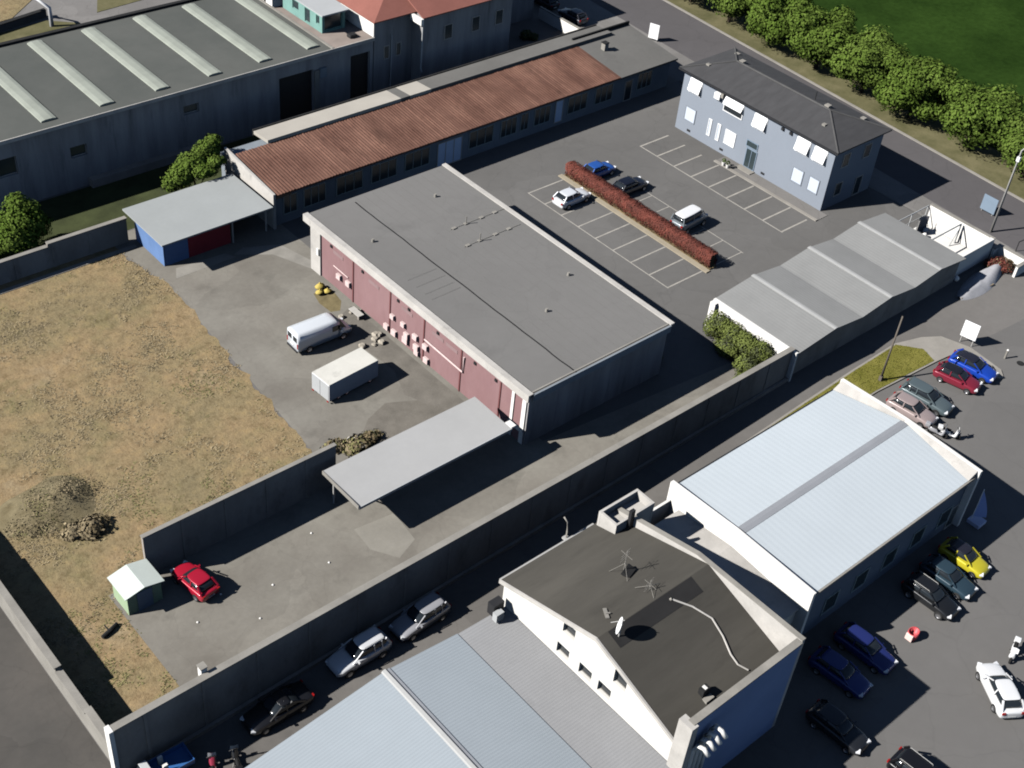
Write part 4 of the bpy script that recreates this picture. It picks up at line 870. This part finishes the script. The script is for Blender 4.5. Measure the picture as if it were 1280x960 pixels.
# white delivery van
def van():
    t = thing('delivery_van', 'white delivery van nosed towards the faded red wall', 'van', (49.85, 73.35, .006), math.radians(-2))
    wm = paint('van_paint', (.74, .77, .80)); h = 2.75; w = .92
    st = [(-h, w*.94, .40, 1.3, 2.0, w*.86), (-h+.06, w*.98, .36, 1.35, 2.06, w*.90), (-h+.3, w, .34, 1.35, 2.08, w*.90), (.7, w, .34, 1.35, 2.08, w*.90), (1.15, w, .34, 1.3, 2.05, w*.88), (1.45, w, .34, 1.25, 1.9, w*.84)]
    b = B(); loft_body(b, st); b.build('cargo_body', wm, t, True, True)
    st = [(1.452, w, .34, 1.2, 1.32, w*.9), (1.95, w*.98, .34, 1.05, 1.16, w*.86), (2.45, w*.93, .36, .86, .98, w*.78), (h, w*.80, .42, .66, .74, w*.6)]
    b = B(); loft_body(b, st); b.build('bonnet', wm, t, True, True)
    b = B().grid([[(1.453, -w*.87, 1.28), (1.453, w*.87, 1.28), (1.453, w*.80, 1.88), (1.453, -w*.80, 2.06)], [(2.1, -w*.84, 1.12), (2.1, w*.84, 1.12), (1.56, w*.78, 1.85), (1.56, -w*.78, 2.02)]], True, True); b.build('windscreen', M['glass'], t, False, True)
    for s in (-1, 1):
        b = B().obox((1.02, s*(w+.003), 1.5), (1, 0, 0), (0, 1, 0), (0, 0, 1), .38, .012, .26); b.build('side_window', M['glass'], t, False, True)
        B().obox((2.5, s*w*.66, .86), (1, -s*.4, 0), (s*.4, 1, 0), (0, 0, 1), .14, .13, .09).build('headlight', M['lamp'], t, False, True)
        B().obox((-h+.01, s*w*.86, 1.0), (1, 0, 0), (0, 1, 0), (0, 0, 1), .03, .07, .25).build('tail_light', M['tail'], t, False, True)
        B().obox((1.35, s*(w+.12), 1.45), (1, 0, 0), (0, 1, 0), (0, 0, 1), .06, .1, .14).build('mirror', M['trim'], t, False, True)
        B().obox((-h-.002, s*w*.45, 1.55), (1, 0, 0), (0, 1, 0), (0, 0, 1), .012, .3, .25).build('rear_window', M['glass'], t, False, True)
        for x in (-1.65, 1.75): wheel(t, x, s*(w-.1), .35, .22)
    B().obox((-h-.02, 0, .42), (1, 0, 0), (0, 1, 0), (0, 0, 1), .06, w*.85, .09).build('bumper', M['trim'], t, False, True)
    B().obox((-h-.01, .1, .8), (1, 0, 0), (0, 1, 0), (0, 0, 1), .015, .26, .06).build('number_plate', M['plate'], t, False, True)
van()
def boxtruck():
    t = thing('truck_trailer', 'white box trailer with a stained roof standing in the yard', 'trailer', (48.15, 67.3, .006), math.radians(4))
    h = 2.58; w = 1.13
    B().box(-h, h, -w, w, .32, 2.0).build('cargo_box', mat('worn_white_panel', (.62, .62, .62), .7, .05, .6, .05), t, local=True, bevel=.05)
    B().box(-h+.03, h-.03, -w+.03, w-.03, 2.003, 2.05).build('roof', mat('stained_white_roof', (.66, .64, .58), .8, .06, .5, .08, dirt=(.7, .54, .76)), t, local=True)
    B().box(-h+.1, h-.1, -.5, .5, .2, .318).build('chassis', M['trim'], t, local=True)
    for s in (-1, 1):
        B().box(-h-.03, -h-.001, s*.54-.5, s*.54+.5, .38, 1.92).build('rear_door', M['palegrey'], t, local=True)
        B().box(-h-.05, -h-.001, s*.95-.1, s*.95+.1, .2, .31).build('tail_light', M['tail'], t, local=True)
        for x in (-1.5, -.65, 1.8): wheel(t, x, s*(w-.2), .28, .22)
boxtruck()
# small flat-bed truck at the bottom left corner
t = thing('flatbed_truck', 'small white truck with a blue load bed in the lane at the bottom left corner', 'truck', (18.2, 43.9, .006), math.radians(178)); t.scale = (.74, .74, .74)
wm = paint('truck_paint', (.62, .63, .64)); w = .95
b = B(); loft_body(b, [(1.0, w, .35, 1.2, 1.35, w*.9), (1.6, w, .35, 1.1, 1.25, w*.88), (2.2, w*.96, .38, .9, 1.05, w*.8), (2.45, w*.85, .42, .7, .85, w*.7)]); b.build('cab', wm, t, True, True)
b = B().grid([[(1.02, -w*.86, 1.3), (2.1, -w*.82, 1.08), (2.1, w*.82, 1.08), (1.02, w*.86, 1.3)], [(1.05, -w*.78, 1.95), (1.6, -w*.76, 1.95), (1.6, w*.76, 1.95), (1.05, w*.78, 1.95)]], True, True); b.build('windscreen', M['glass'], t, False, True)
B().box(1.0, 1.66, -w*.8, w*.8, 1.953, 2.02).build('roof', wm, t, local=True, bevel=.03)
b = B(); b.box(-2.4, .9, -1, 1, .75, .85)
for q in ((-2.4, .9, -1, -.94), (-2.4, .9, .94, 1), (-2.4, -2.34, -.939, .939), (.84, .9, -.939, .939)): b.box(*q, .853, 1.3)
b.build('load_bed', paint('blue_bed_paint', (.05, .16, .42)), t, local=True)
for y in (-.5, .4): B().box(-.3, .1, y-.12, y+.12, .853, 1.75).build('crate', M['white'], t, local=True)
for s in (-1, 1):
    for x in (-1.5, 1.6): wheel(t, x, s*(w-.12), .36, .24)
    B().obox((2.35, s*.6, .8), (1, 0, 0), (0, 1, 0), (0, 0, 1), .08, .14, .08).build('headlight', M['lamp'], t, False, True)
# scooters
def scooter(x, y, ang, label, col):
    t = thing('scooter', label, 'scooter', (x, y, .006), math.radians(ang)); pm = paint('scooter_paint', col)
    for wx in (-.62, .62):
        n = 16; b = B().grid([[(wx+q*math.cos(a), o, .26+q*math.sin(a)) for a in [2*PI*k/n for k in range(n)]] for o, q in ((-.06, .16), (-.06, .23), (0, .26), (.06, .23), (.06, .16), (0, .05))], True); b.build('wheel', M['black'], t, True, True)
    b = B(); loft_body(b, [(-.85, .10, .45, .65, .72, .08), (-.6, .2, .38, .66, .78, .15), (-.2, .19, .3, .6, .74, .14), (.0, .15, .24, .3, .34, .12), (.3, .16, .24, .3, .34, .12), (.42, .22, .26, .6, .95, .18), (.55, .16, .4, .7, .98, .1)]); b.build('body', pm, t, True, True)
    b = B(); loft_body(b, [(-.75, .13, .74, .79, .83, .1), (-.3, .16, .73, .78, .82, .12), (-.05, .1, .72, .76, .79, .07)]); b.build('seat', M['black'], t, True, True)
    B().tube([(.40, -.34, 1.02), (.45, -.1, 1.05), (.45, .1, 1.05), (.40, .34, 1.02)], .03, 6).build('handlebar', M['trim'], t, True, True)
    B().grid([[(.50, yy, .98), (.42+.04*abs(yy)*5, yy*.9, 1.42)] for yy in (-.26, -.13, 0, .13, .26)]).build('windshield', M['whitemetal'], t, True, True)
    B().obox((.60, 0, .88), (1, 0, .2), (0, 1, 0), (0, 0, 1), .04, .1, .08).build('headlight', M['lamp'], t, False, True)
    B().obox((-.95, 0, .85), (1, 0, 0), (0, 1, 0), (0, 0, 1), .2, .22, .16).build('top_box', pm, t, False, True, bevel=.05)
    B().tube([(0, .18, .3), (-.1, .26, .0)], .02, 5).build('stand', M['steel'], t, False, True)
scooter(85.3, 32.9, -60, 'white scooter parked beside the white gable next to the pink-beige car', (.85, .85, .85))
scooter(84.6, 33.7, -70, 'grey scooter right behind the white scooter at the white gable', (.4, .4, .42))
scooter(69.0, 16.6, 200, 'white scooter standing alone near the angled white hatchback', (.88, .88, .88))
scooter(20.6, 42.2, 60, 'dark red scooter in the lane shade at the bottom left', (.3, .03, .06))
scooter(22.0, 41.8, 70, 'black scooter in the lane shade next to the dark red scooter', (.02, .02, .02))

# ---------------------------------------------------------------- trees, hedge, bushes
protos = [tree_proto(s, 4.4, 3.9, 3.5, 17000, .36, (GREEN, ['leafB', 'leafA', 'leafC'], ['leafA', 'leafA', 'leafB'])[s-1], 11) for s in (1, 2, 3)]
spots = [(131.6, 112.5, 1.0), (131.3, 105.6, .98), (131.2, 98.6, 1.0), (130.9, 91.4, 1.12), (130.6, 83.6, 1.08), (130.4, 76.4, 1.06), (130.2, 69.2, 1.1), (130.0, 60.6, 1.12), (129.8, 53.6, 1.05), (129.6, 46.5, 1.0), (129.5, 39.5, 1.0)]
ordn = ['at the top edge of the photo', 'second along the row from the top edge', 'third along the row from the top edge', 'fourth along the row, above the house roof', 'fifth along the row, behind the house', 'sixth along the row, past the house', 'seventh along the row, behind the house corner shadow', 'eighth along the row, opposite the white enclosure', 'ninth along the row, behind the tall lamp post', 'tenth along the row, at the right edge', 'eleventh along the row, past the right edge']
rnd = random.Random(21)
for i, (x, y, s) in enumerate(spots[:10]):
    o = protos[i] if i < 3 else copy_tree(protos[i % 3])
    o.location = (x, y, .02); o.rotation_euler = (0, 0, rnd.uniform(0, 6.28)); o.scale = (s*1.02, s*1.02, s*rnd.uniform(.92, 1.08))
    o['label'] = 'round green roadside tree, '+ordn[i]; o['category'] = 'tree'; o['group'] = 'trees along the road verge'
def bushtree(x, y, lobes, n, size, mats, label, seed, name='bushy_tree', trunk=1.6):
    rnd = random.Random(seed); t = thing(name, label, 'tree', (x, y, 0))
    b = B().tube([(0, 0, 0), (.1, .05, trunk*.6), (0, .1, trunk*1.3)], [.16, .12, .06], 7)
    for k in range(5):
        a = 1.3*k; b.tube([(0, 0, trunk*.5), (math.cos(a)*1.0, math.sin(a)*.8, trunk*1.3)], [.08, .03], 6)
    b.build('trunk', M['bark'], t, local=True)
    leaves('crown', lobes, n, size, [M[m] for m in mats], rnd, t)
bushtree(35.6, 99.2, [(0, 0, 2.9, 2.2, 2.0, 2.0), (-1.5, -.6, 1.9, 1.7, 1.5, 1.6), (1.2, .4, 2.2, 1.6, 1.5, 1.5), (.2, .8, 4.4, 1.2, 1.2, 1.1), (-.6, -1.2, 1.4, 1.5, 1.1, 1.2), (-2.4, -.8, 1.2, 1.2, 1.0, 1.0), (1.2, .2, 3.9, .8, .8, .9)], 11000, .30, GREEN, 'bright green bushy tree at the left edge behind the boundary wall', 4)
bushtree(52.6, 98.4, [(0, 0, 3.9, 2.0, 1.5, 1.3), (1.8, .5, 4.8, 1.5, 1.1, .9), (-1.6, -.5, 3.5, 1.4, 1.2, 1.1), (2.7, .9, 5.3, .9, .8, .6), (.4, -1.5, 3.9, 1.4, 1.0, .7), (-2.6, -.2, 2.8, 1.0, 1.0, .9), (1.7, -1.3, 4.4, 1.0, .8, .5), (-1, .8, 2.6, 1.5, 1.2, 1.2)], 9000, .28, ['leafA', 'leafA', 'leafB', 'leafC'], 'yellow-green feathery tree behind the pale-roofed shed', 5)
bushtree(30.5, 98.2, [(0, 0, 1.8, 1.6, 1.2, 1.4), (1.2, .3, 1.4, 1.2, 1.0, 1.0)], 3200, .30, GREEN, 'lower dark bush behind the boundary wall at the very left edge', 6)
# red hedge: one clipped hedge
rnd = random.Random(31)
t = thing('red_hedge', 'long clipped dark red hedge between the rows of parking bays', 'hedge', (86.95, 71.6, .1))
b = B()
for _ in range(26000):
    y = rnd.uniform(-10.2, 10.3); f = rnd.random(); zt = 1.5+.18*mn.noise(Vector((y*.9, 1, 0)))+.08*mn.noise(Vector((y*3, 4, 0))); wd = .56+.12*mn.noise(Vector((y*.7, 7, 2)))
    if f < .45: p = Vector((rnd.uniform(-wd, wd), y, zt*rnd.uniform(.90, 1.03)))
    else: p = Vector((rnd.choice((-1, 1))*wd*rnd.uniform(.85, 1.06), y, rnd.uniform(.05, zt)))
    nrm = (p-Vector((0, y, zt*.5))+Vector((rnd.uniform(-.3, .3), rnd.uniform(-.4, .4), rnd.uniform(-.1, .4)))).normalized()
    u = nrm.cross(Vector((rnd.uniform(-1, 1), rnd.uniform(-1, 1), .3))).normalized(); v = nrm.cross(u); s = rnd.uniform(.10, .20)
    b.cur = 0 if mn.noise(p*1.1+Vector((3, 0, 0)))+rnd.uniform(-.4, .4) > -.1 else 1
    b.face([p-u*s*.5, p+v*s*.35, p+u*s*.5, p-v*s*.35])
b.build('foliage', [M['redA'], M['redB']], t, local=True)
B().box(-.40, .40, -10.0, 10.1, .02, 1.25).build('stems', M['brush'], t, local=True)
# ivy on the garage end wall
rnd = random.Random(41)
t = thing('ivy_bush', 'thick olive green ivy bush against the white garage end wall', 'ivy', (78.6, 51, 0))
leaves('foliage', [(.2, 2.6, 1.7, .8, 1.3, 1.3), (.2, 1.0, 1.8, .9, 1.5, 1.1), (.1, -.8, 1.7, 1.0, 1.5, 1.2), (.2, -2.3, 1.8, .9, 1.3, 1.2), (-1.2, -2.2, .9, 1.3, 1.2, .9), (-2.6, -3.2, .6, 1.2, .9, .6), (-.8, .5, .8, .8, 1.4, .9), (.1, 3.3, 1.0, .7, .8, 1.0)], 15000, .20, [M['ivyA'], M['ivyA'], M['ivyB']], rnd, t)
B().tube([(0, 0, 0), (.3, 0, 1.2), (.6, 0, 2.2)], [.1, .08, .04]).build('stem', M['bark'], t, local=True)
t = thing('weed_clump', 'low green weeds along the car park side of the big grey roof', 'weeds', (72.1, 56.4, 0))
leaves('foliage', [(0, 0, .45, .55, 1.5, .6), (.2, -1.5, .35, .5, .8, .45)], 1300, .26, [M['ivyA'], M['ivyB']], rnd, t); B().tube([(0, 0, 0), (0, 0, .5)], .03).build('stem', M['bark'], t, local=True)
t = thing('dry_weed_heap', 'dry weeds and rubble growing at the pale canopy edge', 'weeds', (44.6, 60.6, 0))
leaves('foliage', [(0, 0, .25, 1.5, 1.1, .5), (-1.6, 1.0, .2, 1.2, .7, .35), (1.4, .2, .2, 1.0, .7, .4)], 1300, .34, [M['strawB'], M['strawC'], M['brush']], rnd, t); B().tube([(0, 0, 0), (0, 0, .4)], .03).build('stem', M['bark'], t, local=True)
# bramble heap and yellow bags on the waste ground
t = thing('bramble_heap', 'brown domed heap of dry brambles on the waste ground', 'bramble heap', (23.2, 68.6, 0))
leaves('foliage', [(0, 0, .35, 2.4, 2.0, .8), (1.8, .2, .45, 1.6, 1.5, .9), (-2.4, -1.2, .2, 1.8, 1.4, .5), (-.8, -2.6, .2, 1.4, 1.1, .4)], 3600, .13, [M['strawC'], M['strawA'], M['strawB']], rnd, t, .01)
B().tube([(0, 0, 0), (0, 0, .5)], .05).build('stem', M['bark'], t, local=True)
R = []
for k in range(9):
    q = k/8; R.append([((3.4 if math.cos(a) > 0 else 4.6)*(1-q)*math.cos(a)*(1+.22*mn.noise(Vector((math.cos(a)*1.5, math.sin(a)*1.5, q*2)))), 2.6*(1-q)*math.sin(a)*(1+.22*mn.noise(Vector((math.sin(a)*1.7, 3, math.cos(a)*1.5)))), max(.0, .72*math.sin(q*PI/2)**1.2*(1+.55*mn.noise(Vector((math.cos(a)*2.5*(1.2-q), math.sin(a)*2.5*(1.2-q), q*2)))))) for a in [2*PI*m/36 for m in range(36)]])
B().grid(R, True).build('earth', M['mound'], t, True, True)
t = thing('bramble_heap', 'smaller flat heap of dry brambles below the big domed heap', 'bramble heap', (24.2, 64.6, 0))
leaves('foliage', [(0, 0, .25, 1.3, 1.1, .5), (-1.2, .4, .2, .9, .8, .4)], 1700, .30, [M['strawA'], M['strawB'], M['brush']], rnd, t, .01)
B().tube([(0, 0, 0), (0, 0, .3)], .04).build('stem', M['bark'], t, local=True)
def sack(x, y, s, m, label, name, cat, group=None, z=.006):
    t = thing(name, label, cat, (x, y, z), 0, group); R = []
    for i in range(7):
        a = i/6; R.append([(s*math.sin(a*PI*.92+.15)*math.cos(q)*(1+.25*mn.noise(Vector((x+math.cos(q)*2, y+a*3, math.sin(q)*2)))), s*.8*math.sin(a*PI*.92+.15)*math.sin(q)*(1+.25*mn.noise(Vector((y+math.sin(q), a*4, x)))), s*1.1*a) for q in [2*PI*k/12 for k in range(12)]])
    B().grid(R, True, True).build('bag', m, t, True, True); B().tube([(0, 0, s*1.05), (.03, .02, s*1.3)], [s*.12, s*.2], 6).build('neck', m, t, True, True)
for i, (x, y, s) in enumerate(((54.1, 79.6, .5), (53.6, 78.9, .42), (54.3, 78.7, .38))):
    sack(x, y, s, M['yellow'], ['largest dull yellow sack at the corner of the red wall', 'middle-sized dull yellow sack at the corner of the red wall', 'smallest dull yellow sack at the corner of the red wall'][i], 'yellow_sack', 'sack', 'yellow sacks at the red wall')
struct('sand_spill', [(54.9, 78.9), (54.6, 77.0), (53.7, 75.9), (52.9, 76.2), (52.8, 77.8), (53.2, 79.3)], .010, mat('ochre_dirt', (.205, .165, .085), 1, .25, 1.2, .2))
struct('oil_stain', [(47.2, 62.8), (49.5, 63.6), (52, 62.3), (53.3, 59.4), (50.6, 58.6), (47.1, 59.4), (45.2, 61.2)], .010, mat('dark_dirty_concrete', (.185, .168, .143), .95, .2, .6, .2))
struct('damp_patch', [(54.9, 75.9), (53.6, 75.4), (52.2, 71.5), (52.6, 66.5), (51.4, 63.5), (53, 59.8), (54.9, 60)], .008, mat('dirty_wall_foot', (.188, .171, .147), .95, .2, .5, .2))
def rubble(x, y, label, n, m, s, seed):
    rnd = random.Random(seed); t = thing('rubble_pile', label, 'rubble', (x, y, .01))
    for k in range(n):
        a, r = rnd.uniform(0, 6.28), rnd.random()**.7*s*3; q = s*rnd.uniform(.4, 1)
        b = B(); b.grid([[(r*math.cos(a)+q*rr*math.cos(f)*rnd.uniform(.8, 1.15), r*.5*math.sin(a)+q*rr*math.sin(f)*rnd.uniform(.8, 1.15), z*q) for f in [2*PI*i/6 for i in range(6)]] for rr, z in ((.8, 0), (1, .35), (.6, .8))], True, True)
        b.build('block', m, t, local=True)
rubble(53.6, 70.6, 'pale rubble and bags at the foot of the red wall behind the trailer', 7, M['stone'], .45, 1)
rubble(54.2, 75.0, 'grey rubble at the foot of the red wall in front of the van', 5, M['stone'], .35, 2)
rubble(44.4, 61.2, 'white rubble pile at the pale canopy edge', 9, M['fascia'], .35, 3)
t = thing('low_bench', 'low grey slab bench at the foot of the red wall beside the van', 'bench', (54.4, 74.3, 0))
box(54.1, 54.7, 73.7, 75.2, .42, .5).build('slab', M['fascia'], t)
for y in (73.9, 75): box(54.2, 54.6, y-.1, y+.1, .0, .418).build('leg', M['concrete'], t)
for i, (x, y) in enumerate(((29.3, 50.6), (31.6, 52.6), (28.3, 54.0), (25.8, 52.8), (36.5, 55.1), (35.9, 52.0))):
    q = .09; o = B().grid([[(x+q*rr*math.cos(f), y+q*rr*math.sin(f), .006+z*q) for f in [2*PI*k/7 for k in range(7)]] for rr, z in ((.9, 0), (1.05, .4), (.5, .9))], True, True).build('litter_scrap', M['white'])
    tag(o, 'small white scrap of litter on the lower yard paving', 'litter', 'white scraps on the lower yard')
t = thing('burnt_log', 'charred dark log lying on the dry grass beside the side wall shadow', 'log', (20.8, 55.5, 0))
B().tube([(20.2, 55.3, .14), (20.9, 55.5, .17), (21.5, 55.8, .14)], [.15, .17, .12], 9).build('trunk', M['tar'], t); B().tube([(20.8, 55.5, .2), (20.7, 56.0, .35)], [.07, .04], 6).build('stub', M['tar'], t)

# ---------------------------------------------------------------- poles, signs, small street things
t = thing('utility_pole', 'thin dark timber pole standing in the grass island', 'pole', (86.5, 41.0, .14))
B().tube([(0, 0, 0), (.05, 0, 7)], [.11, .07]).build('shaft', M['pole'], t, True, True); B().box(-.14, .14, -.14, .14, 0, .5).build('collar', M['pole'], t, local=True)
t = thing('street_lamp', 'tall grey lamp post at the roadside corner by the white enclosure', 'street lamp', (116.8, 49.2, 0))
B().tube([(0, 0, 0), (0, 0, 9.6), (.25, -.3, 10.2)], [.15, .09, .06]).build('post', M['steel'], t, True, True)
B().box(-.16, .16, -.16, .16, 8.4, 8.9).build('junction_box', M['whitemetal'], t, local=True)
B().obox((.6, -.7, 10.3), (.65, -.75, .1), (.75, .65, 0), (0, 0, 1), .45, .16, .07).build('lamp_head', M['palegrey'], t, False, True)
t = thing('street_lamp', 'white lamp post with bent arm on the lawn behind the warehouse', 'street lamp', (57.9, 139.8, 0))
B().tube([(0, 0, 0), (0, 0, 2.3), (-.8, 1.4, 3.0), (-2.2, 3.2, 3.3)], [.28, .22, .16, .1]).build('post', M['whitemetal'], t, True, True)
B().obox((-2.5, 3.5, 3.3), (-.7, .7, .1), (.7, .7, 0), (0, 0, 1), .5, .2, .08).build('lamp_head', M['palegrey'], t, False, True)
t = thing('street_wall', 'low dark wall beside the lawn lamp at the top left corner', 'wall', (52, 142, 0)); B().prism([(40, 138.9), (58.5, 142.3), (58.5, 142.8), (40, 139.4)], 0, .9).build('wall', M['darkroof'], t); B().prism([(40, 138.85), (58.5, 142.25), (58.5, 142.85), (40, 139.45)], .903, .97).build('coping', M['tar'], t)
def board(x, y, ang, w_, h_, z0, m, label, legs=True, cat='sign'):
    t = thing('sign_board', label, cat, (x, y, 0), math.radians(ang))
    B().box(-.05, .05, -w_/2, w_/2, z0, z0+h_).build('panel', m, t, local=True, bevel=.01)
    for s in (-1, 1): B().tube([(.09, s*w_*.38, 0), (.09, s*w_*.38, z0+h_*.9)], .05, 6).build('leg', M['steel'], t, False, True)
    B().box(.055, .09, -w_/2, w_/2, z0+h_*.45, z0+h_*.52).build('brace', M['steel'], t, local=True)
board(97.7, 39.6, 12, 1.45, 1.7, .75, M['awning'], 'blank white board standing on the tip of the traffic island')
board(119.6, 51.6, 0, 1.7, 1.75, .25, M['signblue'], 'grey-blue board standing at the roadside near the tall lamp post')
board(118.2, 99.9, 20, 1.3, 1.9, .3, M['awning'], 'small white board at the roadside beyond the low tile-roofed building')
t = thing('bollard', 'short pale bollard beside the bright blue car and traffic island', 'bollard', (99.0, 36.2, 0)); B().tube([(99.0, 36.2, 0), (99.0, 36.2, .95)], .1).build('post', M['coping'], t); B().tube([(99.0, 36.2, .95), (99.0, 36.2, 1.05)], [.12, .05]).build('cap', M['white'], t)
o = B().grid([[(99.6+r*math.cos(a), 34.9+r*math.sin(a), z) for a in [2*PI*k/18 for k in range(18)]] for r, z in ((.36, .006), (.36, .03), (.2, .03), (.02, .025))], True).build('manhole_cover', M['tar']); tag(o, 'round black manhole cover in the plaza by the island tip', 'manhole cover')
t = thing('plastic_tub', 'small red plastic tub with pale rim alone on the plaza', 'tub', (64.6, 22.0, .006))
B().grid([[(r*math.cos(a), r*.75*math.sin(a), z) for a in [2*PI*k/14 for k in range(14)]] for r, z in ((.42, 0), (.52, .35), (.48, .75), (.40, .70), (.38, .35))], True, True).build('tub', M['redplastic'], t, True, True)
B().box(-.52, -.38, -.28, .28, .1, .7).build('lid', M['paleplastic'], t, False, True, .04)
t = thing('sail_banner', 'tall pale blue sail banner on a base in the building shade', 'banner', (78.3, 26.9, 0))
R = [[(78.2+.75*q*(1-(k/8)**1.4), 26.1-.75*q*(1-(k/8)**1.4), .6+2.8*k/8) for q in (0, .5, 1)] for k in range(9)]
B().grid(R).grid([[(x+.02, y+.03, z) for x, y, z in r] for r in R]).build('cloth', plain('blue_banner_cloth', (.30, .40, .75), .8), t)
B().tube([(78.2, 26.1, 0), (78.2, 26.1, 3.5)], .04, 6).build('pole', M['whitemetal'], t); box(77.9, 79.0, 25.2, 26.3, 0, .35).build('base', plain('banner_base', (.50, .55, .75), .7), t, bevel=.04)
t = thing('vent_pipe', 'thin pale pipe with a bent top at the lane edge beside the dark-roofed block', 'pipe', (47.0, 39.95, 0))
B().tube([(46.9, 39.95, 0), (46.9, 39.95, 6.6), (47.1, 40.2, 7.2), (47.0, 40.5, 7.5)], .06, 7).build('pipe', M['coping'], t, True); box(46.7, 47.1, 39.8, 40.15, 5.9, 6.05).build('bracket', M['steel'], t)
for k, (x, y, lab) in enumerate(((28.9, 45.2, 'first'),)):
    pass
t = thing('pale_bag', 'round white bag lying against the lane wall beside the tarpaulin heap', 'bag', (104.6, 45.9, 1.1)); B().grid([[(104.6+.28*math.sin(a*PI)*math.cos(q), 45.6+.28*math.sin(a*PI)*math.sin(q), 1.1-.28*math.cos(a*PI)) for q in [2*PI*k/12 for k in range(12)]] for a in [i/6*.96+.02 for i in range(7)]], True, True).build('bag', M['white'], t, True); B().tube([(104.6, 45.6, 1.3), (104.6, 45.7, 1.5)], .05, 6).build('neck', M['white'], t)
t = thing('lane_fence', 'low dark rail fence at the right edge by the roadside', 'fence', (119, 45, 0))
for k in range(4): B().tube([(115.8+1.6*k, 45.6-.5*k*.3, 0), (115.8+1.6*k, 45.6-.5*k*.3, 1.2)], .05, 6).build('post', M['trim'], t)
B().tube([(115.8, 45.6, 1.15), (120.6, 45.15, 1.15)], .05, 6).build('rail', M['trim'], t)

# ---------------------------------------------------------------- dry grass (stuff nobody could count)
def inpoly(x, y, P):
    c = False
    for i in range(len(P)):
        (x1, y1), (x2, y2) = P[i], P[i-1]
        if (y1 > y) != (y2 > y) and x < (x2-x1)*(y-y1)/(y2-y1)+x1: c = not c
    return c
rnd = random.Random(77); b = B(); n = 0
while n < 3000:
    x, y = rnd.uniform(16.8, 43.4), rnd.uniform(46.4, 94.5)
    if not inpoly(x, y, field_poly): continue
    d = mn.noise(Vector((x*.22, y*.22, 1)))+.6*mn.noise(Vector((x*.8, y*.8, 5)))
    if d < rnd.uniform(-.15, .6): continue
    n += 1
    gr = mn.noise(Vector((x*.12, y*.12, 9)))+(.5 if (y < 57 and x > 18.5) else 0)+(.35 if y > 92 else 0)+(.5 if (x > 38 and y < 66) else 0)
    b.cur = 2 if gr+rnd.uniform(-.3, .3) > .45 else (0 if rnd.random() < .62 else 1)
    hgt = rnd.uniform(.05, .13)
    for k in range(5):
        a = rnd.uniform(0, 6.28); ox, oy = x+rnd.uniform(-.3, .3), y+rnd.uniform(-.3, .3); lx, ly = math.cos(a)*.16, math.sin(a)*.16; wx, wy = -math.sin(a)*.05, math.cos(a)*.05
        b.face([(ox+wx, oy+wy, .004), (ox-wx, oy-wy, .004), (ox+lx, oy+ly, hgt)])
o = b.build('dry_grass', [M['strawA'], M['strawB'], M['strawC']]); o['kind'] = 'stuff'
rnd = random.Random(78); b = B(); n = 0
ib = [(64, 40.2), (77.5, 40.35), (85, 40.35), (93, 39.8), (93.6, 41.4), (92, 43.3), (85.7, 43.2), (77.5, 42.9), (64, 42.3)]
while n < 3500:
    x, y = rnd.uniform(64, 93.6), rnd.uniform(39.8, 43.3)
    if not inpoly(x, y, ib): continue
    n += 1; b.cur = 0 if rnd.random() < .75 else 1; hgt = rnd.uniform(.03, .09)
    for k in range(2):
        a = rnd.uniform(0, 6.28); lx, ly = math.cos(a)*hgt, math.sin(a)*hgt; wx, wy = -math.sin(a)*.04, math.cos(a)*.04
        b.face([(x+wx, y+wy, .139), (x-wx, y-wy, .139), (x+lx, y+ly, .14+hgt)])
o = b.build('island_grass', [M['olive'], mat('island_grass_dark', (.13, .135, .022), 1, .3, 1, 0)]); o['kind'] = 'stuff'
